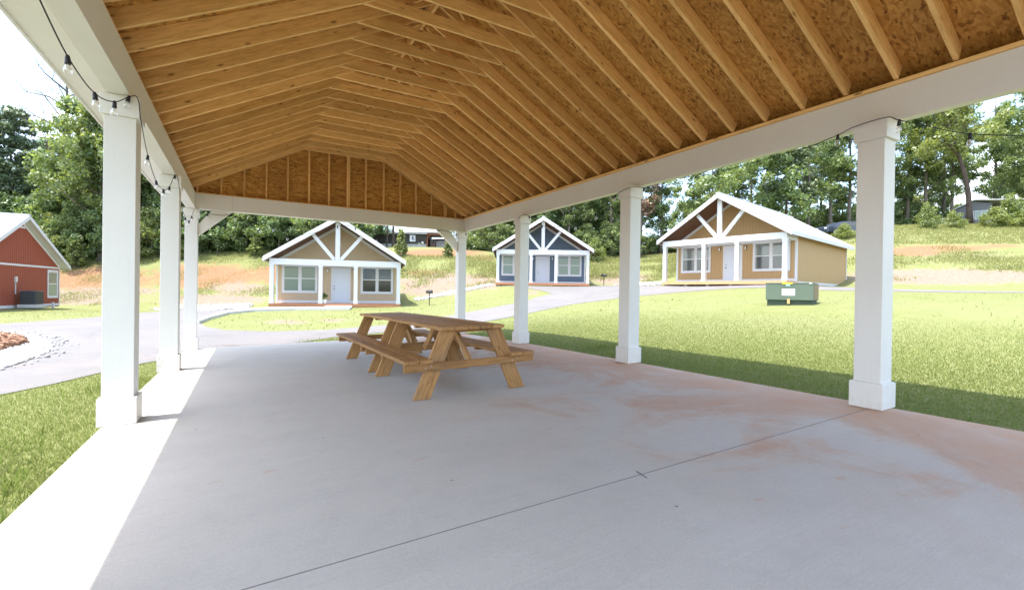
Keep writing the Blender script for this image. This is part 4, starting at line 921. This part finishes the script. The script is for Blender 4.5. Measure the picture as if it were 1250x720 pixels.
u_ = rgu.uniform(-60, 1290, n); d_ = np.where(u_ > 850, rgu.uniform(63, 72, n), np.where(u_ < 460, rgu.uniform(55.5, 63, n), rgu.uniform(59, 68, n))); k_ = ~((u_ > 450) & (u_ < 562)) & ~((u_ > 1155) & (u_ < 1300) & (d_ < 90))
u_, d_ = u_[k_], d_[k_]; kk = (u_-625)/FPX; X = d_*(_F0.x+_R0.x*kk); Y = d_*(_F0.y+_R0.y*kk)
V, F = leaves(rgu, np.c_[X, Y, Hn(X, Y)+rgu.uniform(0, 2.2, len(X))*np.clip(rgu.normal(.8, .4, len(X)), .2, 1.4)], rgu.uniform(.5, 1.0, len(X)), 55, .2)
tag(link('undergrowth', np_mesh('undergrowth', V, F, M_leaf_dark)), 'dark undergrowth of brambles and saplings along the foot of the woods', 'undergrowth', kind='stuff')
# ------------------------------------------------------------------ grass: blades near the slab, tufts on the lawns, weeds on the banks
def grass(name, label, X, Y, h, w, mat, seed, bend=.5, kind='grass', off=0.):
    rg = np.random.default_rng(seed); n = len(X); Z = Hn(X, Y)+off; p = np.c_[X, Y, Z]
    a = rg.uniform(0, 6.283, n); hh = h*rg.uniform(.5, 1.3, n); ww = w*rg.uniform(.7, 1.3, n)
    side = np.c_[np.cos(a), np.sin(a), np.zeros(n)]*ww[:, None]/2; b = rg.uniform(0, 6.283, n); ln = np.c_[np.cos(b), np.sin(b), np.zeros(n)]*(hh*bend*rg.uniform(.2, 1.4, n))[:, None]
    up = np.array([0, 0, 1.])*hh[:, None]
    V = np.stack([p-side-[0, 0, .01], p+side-[0, 0, .01], p+side*.7+up*.6+ln*.4, p-side*.7+up*.6+ln*.4, p+up+ln], 1).reshape(-1, 3)
    i = np.arange(n)*5; F = np.concatenate([np.c_[i, i+1, i+2], np.c_[i, i+2, i+3], np.c_[i+3, i+2, i+4]])
    o = link(name, np_mesh(name, V, F, mat)); tag(o, label, kind, kind='stuff')
road_poly = densify(road, .6)
def scatter(n, x0, x1, y0, y1, seed, keep):
    rg = np.random.default_rng(seed); X = rg.uniform(x0, x1, n); Y = rg.uniform(y0, y1, n); k = keep(X, Y) & ~((X > -1.085) & (X < 5.535) & (Y < 12.47) & (Y > -3.05)); X = X[k]; Y = Y[k]
    k = ~inside(road_poly, X, Y); return X[k], Y[k]
def vis(X, Y, m=40):
    u, v, d = proj_np(np.c_[X, Y, Hn(X, Y)]); return (u > -m) & (u < 1250+m) & (v < 760) & (d > .6)
def thin(dn):           # keep probability falls with distance
    return lambda X, Y: vis(X, Y, 600) & (np.random.default_rng(3).uniform(size=len(X)) < np.clip(dn/np.hypot(X, Y), 0, 1)**1.6)
X, Y = scatter(340000, -6.2, -1.08, 2, 13, 11, thin(5)); grass('lawn_grass', 'short bright grass on the strip between slab and road', X, Y, .03, .005, M_blade, 12, .9)
X, Y = scatter(720000, 5.53, 13.5, -4, 17, 13, lambda X, Y: thin(8.)(X, Y) & (np.random.default_rng(8).uniform(size=len(X)) < np.clip((13-X)/5, 0, 1)*np.clip((17-Y)/5, 0, 1))); grass('lawn_grass', 'mown grass blades along the lawn side of the slab', X, Y, .026, .006, M_blade, 14, .9)
X, Y = scatter(2200, 5.8, 28, -3, 22, 15, thin(14)); grass('lawn_tufts', 'taller tufts scattered over the sunny lawn', X, Y, .06, .014, M_blade, 16, 1.2)
X, Y = scatter(4000, -16, 18, 14, 42, 17, vis); grass('lawn_tufts', 'grass tufts on the lawns round the tan cottage', X, Y, .08, .025, M_blade, 18, 1.2)
# weeds growing out of the slab edge and in little clumps
rg = np.random.default_rng(4); cx = []; cy = []
for (x, y, n, s) in [(-1.5, 4.4, 260, .22), (-1.4, 4.0, 200, .2), (-1.9, 4.7, 200, .25), (-1.3, 3.3, 160, .14), (-1.7, 5.3, 160, .2), (-2.3, 5.0, 140, .25), (-1.45, 7.9, 260, .2), (-1.4, 8.4, 260, .18), (1.5, 12.6, 120, .2), (1.9, 12.65, 200, .22), (2.2, 12.6, 120, .14), (2.7, 12.7, 100, .2), (6.3, 7.2, 260, .18), (5.9, 6.2, 120, .2), (9.5, 6.3, 60, .5)]:
    cx += list(x+rg.normal(size=n)*s); cy += list(y+rg.normal(size=n)*s)
cx = np.array(cx); cy = np.array(cy); k = ~((cx > -1.085) & (cx < 5.535) & (cy < 12.47)); grass('weeds', 'clumps of taller weeds beside the slab edges', cx[k], cy[k], .09, .011, M_blade, 19, .9, 'weeds')
def bankw(seed, n, u0, u1, d0, d1, test):
    rg = np.random.default_rng(seed); u = rg.uniform(u0, u1, n); d = rg.uniform(d0, d1, n); xs = np.zeros(n); ys = np.zeros(n)
    fx, fy, rx, ry_ = _F0.x, _F0.y, _R0.x, _R0.y; k = (u-625)/FPX
    X = d*(fx+rx*k); Y = d*(fy+ry_*k); nz = np.sin(X*.7+1.3*np.sin(Y*.5))*np.sin(Y*.9+X*.23)+rg.normal(size=n)*.35
    pu, pv, _ = proj_np(np.c_[X, Y, Hn(X, Y)]); ok = test(pu, pv, nz) & ~inside(road_poly, X, Y)
    for (O, an) in ((( 5.38, 31.95), -13.7), ((22.42, 33.24), -30.2), ((26.78, 19.23), -79.1)):
        c, s = math.cos(R(an)), math.sin(R(an)); lx = (X-O[0])*c+(Y-O[1])*s; ly = -(X-O[0])*s+(Y-O[1])*c; ok &= ~((abs(lx) < 4.2) & (ly > -.4) & (ly < 11.6))
    return X[ok], Y[ok]
X, Y = bankw(31, 60000, 60, 460, 43, 56, lambda u, v, z: ((v < 322) & (z > -.3)) | (z > .45)); grass('bank_weeds', 'grass and weeds over the left clay bank', X, Y, .16, .04, M_weed, 32, 1.1, 'weeds')
X, Y = bankw(33, 45000, 470, 830, 42, 57, lambda u, v, z: (((v < 340) & (z > -.3)) | (z > .95)) & ~((u > 440) & (u < 610) & (v < 313))); grass('bank_weeds', 'tall green weeds on the bank between the tan and ochre cottages', X, Y, .32, .05, M_weed, 34, .9, 'weeds')
X, Y = bankw(35, 50000, 1000, 1290, 31, 56, lambda u, v, z: ((v < 298) & (z > -.8)) | ((v < 330) & (v > 308) & (z > -.1)) | ((z > .95) & (v < 345))); grass('bank_weeds', 'yellow green grass on the right hand bank', X, Y, .2, .045, M_weed, 36, 1., 'weeds')

# ------------------------------------------------------------------ things on the ridge
M_char = paint('charcoal_siding', (.055, .05, .042), .7, .15); M_lgrey = paint('pale_skirting', (.42, .43, .45), .7, .12); M_redwood = wood('red_timber', (.22, .08, .045), (.14, .05, .03))
a = atd(462, 303, 66); b = atd(520.5, 303.5, 66); ax = (b-a); Lb = ax.length; an = math.atan2(ax.y, ax.x)
lb = thing('long_building', 'long dark building with pale skirting, wall sign and red porch on the bank', 'building', (a.x, a.y, a.z-.02), an)
w = MB()
for x in np.arange(-3, Lb-.01, .3): w.box((x+.006, 0, .74), (min(x+.294, Lb), .05, 2.2))
w.box((-3, .03, .7), (Lb-.01, 4.5, 2.22)); w.build('wall', M_char, lb)
s_ = MB()
for x in np.arange(-3, Lb-.01, 1.2): s_.box((x+.01, .06, -.4), (min(x+1.19, Lb), .12, .72))
s_.build('skirting', M_lgrey, lb)
MB().box((-3.2, -.35, 2.22), (Lb+2.9, 5, 2.36)).build('roof', paint('brown_roof', (.13, .12, .11), .6), lb)
MB().box((-3.2, -.36, 2.1), (Lb+.1, -.34, 2.22)).build('fascia', M_lgrey, lb)
for x in (Lb+.15, Lb+2.75): MB().box((x-.07, -.25, -.6), (x+.07, -.11, 2.215)).build('porch_post', M_redwood, lb)
MB().box((Lb+.05, -.3, 1.95), (Lb+2.85, -.2, 2.21)).bar((Lb+2.7, -.2, 1.4), (Lb+2.0, -.2, 2.0), .08, .1).bar((Lb+.2, -.2, 1.6), (Lb+.7, -.2, 2.0), .08, .1).build('porch_beam', M_redwood, lb)
MB().box((Lb+.05, -.3, .0), (Lb+2.85, 2.5, .12)).build('porch_floor', M_redwood, lb)
xs_ = 4.45
sg = MB().box((xs_, -.03, 1.05), (xs_+.8, -.005, 1.95)).build('sign', paint('sign_white', (.75, .76, .82), .5), lb)
em = MB(); em.lathe([(.09, 0), (.09, .01)], (xs_+.48, -.032, 1.72), 10, Matrix.Rotation(R(90), 4, 'X'))
em.bar((xs_+.48, -.037, 1.7), (xs_+.34, -.037, 1.42), .01, .16, (0, 0, 1)); em.bar((xs_+.34, -.037, 1.39), (xs_+.58, -.037, 1.22), .01, .11, (0, 0, 1)); em.box((xs_+.55, -.04, 1.3), (xs_+.66, -.032, 1.5)); em.build('sign_emblem', paint('sign_ink', (.03, .035, .09), .5), sg)
MB().lathe([(.18, 0), (.2, .06), (.05, .12)], (xs_+1.85, -.06, .85), 10, Matrix.Rotation(R(90), 4, 'X')).build('satellite_dish', M_white_house, lb)
bx = thing('storage_bin', 'small brown bin on the porch of the long dark building', 'bin', tuple(lb.matrix_basis @ Vector((Lb+.9, .5, .12))), an)
MB().box((-.35, -.3, 0), (.35, .3, .75)).build('body', paint('bin_brown', (.1, .05, .04), .6), bx, bevel=.03); MB().box((-.38, -.33, .75), (.38, .33, .83)).build('lid', paint('bin_lid', (.07, .04, .035), .6), bx, bevel=.02)
# dark posts (bare trunks) standing in front of the building
for u, top, lbx in ((477, 271, 'thin bare trunk in front of the long dark building'), (479.5, 271, 'thick dark bare trunk in front of the long dark building'), (472, 272, 'thin grey bare trunk at the end of the long dark building')):
    d = 60; p = atd(u+ (2 if u == 477 else 0), 303, d); q = atd(u+(2 if u == 477 else 0), top-14, d)
    o = thing('bare_tree', lbx, 'tree', (p.x, p.y, p.z-.3)); MB().tube([(0, 0, -.4), (.05, 0, 2), (.0, .03, q.z-p.z+3)], [.2 if u == 479.5 else .13, .16 if u == 479.5 else .1, .1], 7).build('trunk', M_bark_dark, o)
pp = atd(558.3, 318, 50.5); po = thing('marker_post', 'short brown post on the bank by the far corner column', 'post', (pp.x, pp.y, H(pp.x, pp.y))); MB().box((-.08, -.08, -.2), (.08, .08, 1.0)).build('post', M_redwood, po, bevel=.01); MB().box((-.1, -.1, 1.0), (.1, .1, 1.05)).build('cap', M_redwood, po)
# vehicles
def vehicle(name, label, loc, rz, body, van=False, L=4.6, Wd=1.8, Hh=1.5):
    o = thing(name, label, 'van' if van else 'car', loc, rz)
    zb, zs = .28, (.95 if not van else 1.15)
    prof = [(-L/2, zb), (-L/2, zs-.15), (-L/2+.1, zs), (-L*.27, zs+.04), (-L*.13, Hh-.05), (L*.05, Hh), (L*.28, Hh-.04), (L*.42, zs+.08), (L/2-.02, zs-.03), (L/2, zb)] if not van else [(-L/2, zb), (-L/2, zs-.1), (-L*.36, zs+.1), (-L*.25, Hh-.08), (-L*.1, Hh), (L*.47, Hh-.02), (L/2, zs), (L/2, zb)]
    mt = paint(name+'_paint', body, .25, .02, .6)
    MB().prism([(x, -Wd/2, z) for x, z in prof], (0, Wd, 0)).build('body', mt, o, bevel=.06)
    gl = MB(); dk = paint(name+'_glass', (.02, .025, .03), .08, .0, .7)
    for s in (-1, 1):
        y = s*(Wd/2+.002); q = [(-L*.22, y, zs+.06), (L*.36 if not van else L*.44, y, zs+.06), (L*.27 if not van else L*.44, y, Hh-.13), (-L*.12 if not van else -L*.2, y, Hh-.13)]
        gl.prism(q, (0, s*.004, 0))
    gl.build('window', dk, o)
    for sx in (-1, 1):
        for s in (-1, 1):
            wh = MB().lathe([(.2, -.09), (.32, -.09), (.33, 0), (.32, .09), (.2, .09)], (sx*L*.31, s*(Wd/2-.06), .33), 14, Matrix.Rotation(R(90), 4, 'X')).build('wheel', M_black, o)
            MB().lathe([(.2, -.1), (.2, .1)], (sx*L*.31, s*(Wd/2-.055), .33), 12, Matrix.Rotation(R(90), 4, 'X')).build('rim', M_steel, wh)
    for s in (-1, 1): MB().box((-L/2-.02, s*Wd*.33-.15, zs-.3), (-L/2+.03, s*Wd*.33+.15, zs-.15)).build('headlight', M_bulb_white, o)
    return o
p = atd(538, 305.5, 70); vehicle('white_car', 'white van parked beyond the red porch on the bank', (p.x, p.y, p.z-.35), an, (.75, .75, .76), van=True, L=5.2, Hh=2.0)
p = atd(1026, 285.5, 50); vehicle('dark_car', 'dark blue car roof showing above the ridge behind the ochre cottage', (p.x, p.y, p.z-.25), R(-22), (.035, .045, .07), L=4.7)
p = atd(1147, 277, 58); vehicle('white_car', 'white car with red trim half hidden behind ridge bushes', (p.x, p.y, p.z-.55), R(-55), (.7, .62, .62), L=4.4)
# grey house on the ridge
a = atd(1166, 272.5, 62); b = atd(1211, 272.5, 60); ax = b-a; an2 = math.atan2(ax.y, ax.x); Lg = math.hypot(ax.x, ax.y)
gh = thing('grey_house', 'low slate grey house with shallow gabled roof behind the ridge bushes', 'house', (a.x, a.y, a.z-.6), an2)
M_slate = siding('slate_siding', (.13, .135, .145)); apx = Lg*.5
pr = [(0, 0, 0), (Lg, 0, 0), (Lg, 0, 2.9), (apx, 0, 3.35), (0, 0, 2.35)]
MB().prism(pr, (0, 9, 0)).build('wall', M_slate, gh)
sd = MB()
for x in np.arange(0, Lg-.01, .35): sd.box((x+.005, -.02, .1), (min(x+.345, Lg), -.003, 2.3))
sd.build('siding_boards', M_slate, gh)
MB().prism([(-.35, -.4, 2.26), (apx, -.4, 3.42), (apx, -.4, 3.55), (-.35, -.4, 2.39)], (0, 9.8, 0)).build('roof', M_lgrey, gh)
MB().prism([(apx, -.4, 3.42), (Lg+7, -.4, 2.75), (Lg+7, -.4, 2.9), (apx, -.4, 3.55)], (0, 9.8, 0)).build('roof', M_lgrey, gh)
MB().box((Lg+.02, 4.5, 0), (Lg+6.5, 9, 2.75)).build('porch_wall', paint('porch_wall_grey', (.06, .06, .065), .7), gh)  # porch wall in a darker grey than the siding
for x in (Lg+3, Lg+6.3): MB().box((x-.08, -.2, 0), (x+.08, -.04, 2.85)).build('post', M_lgrey, gh)
for xw in (Lg*.42, Lg*.62, Lg*.80):
    f = MB(); f.box((xw-.32, -.05, .9), (xw+.32, -.021, 2.1)).build('window', M_lgrey, gh); MB().box((xw-.25, -.06, .97), (xw+.25, -.051, 2.03)).build('pane', M_pane_blind, gh.children[-1] if False else [o for o in col.objects if o.parent == gh][-1])
# overhead wire
def sagwire(name, label, a, b, sag, r):
    pts = [Vector(a).lerp(Vector(b), t/16)-Vector((0, 0, sag*4*(t/16)*(1-t/16))) for t in range(17)]
    o = MB().tube(pts, r, 4).build(name, M_black); tag(o, label, 'wire')
sagwire('utility_wire', 'thin overhead wire crossing the sky gap beside the ochre roof', atd(770, 224, 62), atd(960, 243, 62), .5, .022)
# flower pot on the tan cottage's deck, trees done
pot = thing('potted_plant', 'small potted plant beside the white door of the tan cottage', 'plant', tuple(c1.matrix_basis @ Vector((-.78, .1, .275))))
MB().lathe([(.1, 0), (.15, .25), (.16, .26), (.13, .24)], (0, 0, 0), 12).build('pot', paint('white_pot', (.7, .68, .62), .5), pot)
V, F = leaves(np.random.default_rng(3), np.array([(0, 0, .42), (.1, .05, .5), (-.1, 0, .48), (0, 0, .6)]), np.array([.16, .12, .12, .12]), 40, .07); link('leaves', np_mesh('leaves', V, F, M_leaf_pale), pot)

# ------------------------------------------------------------------ light, sky, camera
EL, AZ = 72.6, -3.0        # sun high over the left side
sd_ = Vector((-math.cos(R(EL))*math.cos(R(AZ)), -math.cos(R(EL))*math.sin(R(AZ)), math.sin(R(EL))))
sun = bpy.data.lights.new('sun', 'SUN'); sun.energy = 2.2; sun.angle = R(.53); sun.color = (1, .96, .9)
so2 = bpy.data.objects.new('sun', sun); col.objects.link(so2); so2.rotation_euler = sd_.to_track_quat('Z', 'Y').to_euler()
wd = bpy.data.worlds.new('World'); scene.world = wd; wd.use_nodes = True; nt = wd.node_tree; bg = nt.nodes['Background']
sky = nt.nodes.new('ShaderNodeTexSky'); sky.sky_type = 'NISHITA'; sky.sun_disc = False; sky.sun_elevation = R(EL); sky.sun_rotation = R(-90-AZ); sky.air_density = 1.; sky.dust_density = 2.; sky.ozone_density = 1.
# broken high cloud
tc = nt.nodes.new('ShaderNodeTexCoord'); mp = nt.nodes.new('ShaderNodeMapping'); mp.inputs['Scale'].default_value = (1, 1, 2.6); nt.links.new(tc.outputs['Generated'], mp.inputs[0])
nz = nt.nodes.new('ShaderNodeTexNoise'); nz.inputs['Scale'].default_value = 2.2; nz.inputs['Detail'].default_value = 7; nz.inputs['Roughness'].default_value = .6; nt.links.new(mp.outputs[0], nz.inputs['Vector'])
cr = nt.nodes.new('ShaderNodeValToRGB'); cr.color_ramp.elements[0].position = .50; cr.color_ramp.elements[1].position = .72; nt.links.new(nz.outputs['Fac'], cr.inputs[0])
mx = nt.nodes.new('ShaderNodeMix'); mx.data_type = 'RGBA'; nt.links.new(cr.outputs[0], mx.inputs[0]); nt.links.new(sky.outputs[0], mx.inputs[6]); mx.inputs[7].default_value = (6.2, 6.4, 6.7, 1)
nt.links.new(mx.outputs[2], bg.inputs[0]); bg.inputs[1].default_value = .15
cd = bpy.data.cameras.new('camera'); cd.sensor_width = 36; cd.lens = FPX/1250*36; cd.clip_end = 3000; cd.clip_start = .05
co = bpy.data.objects.new('camera', cd); col.objects.link(co)
Mc = Matrix((_Rt, _Up, -_F)).transposed().to_4x4(); Mc.translation = CAM; co.matrix_world = Mc; scene.camera = co
scene.view_settings.view_transform = 'Standard'; scene.view_settings.look = 'None'; scene.view_settings.exposure = 2.2; scene.view_settings.gamma = 1; scene.view_settings.use_curve_mapping = False
scene.cycles.max_bounces = 10; scene.cycles.diffuse_bounces = 6; scene.cycles.transparent_max_bounces = 24; scene.cycles.use_denoising = True
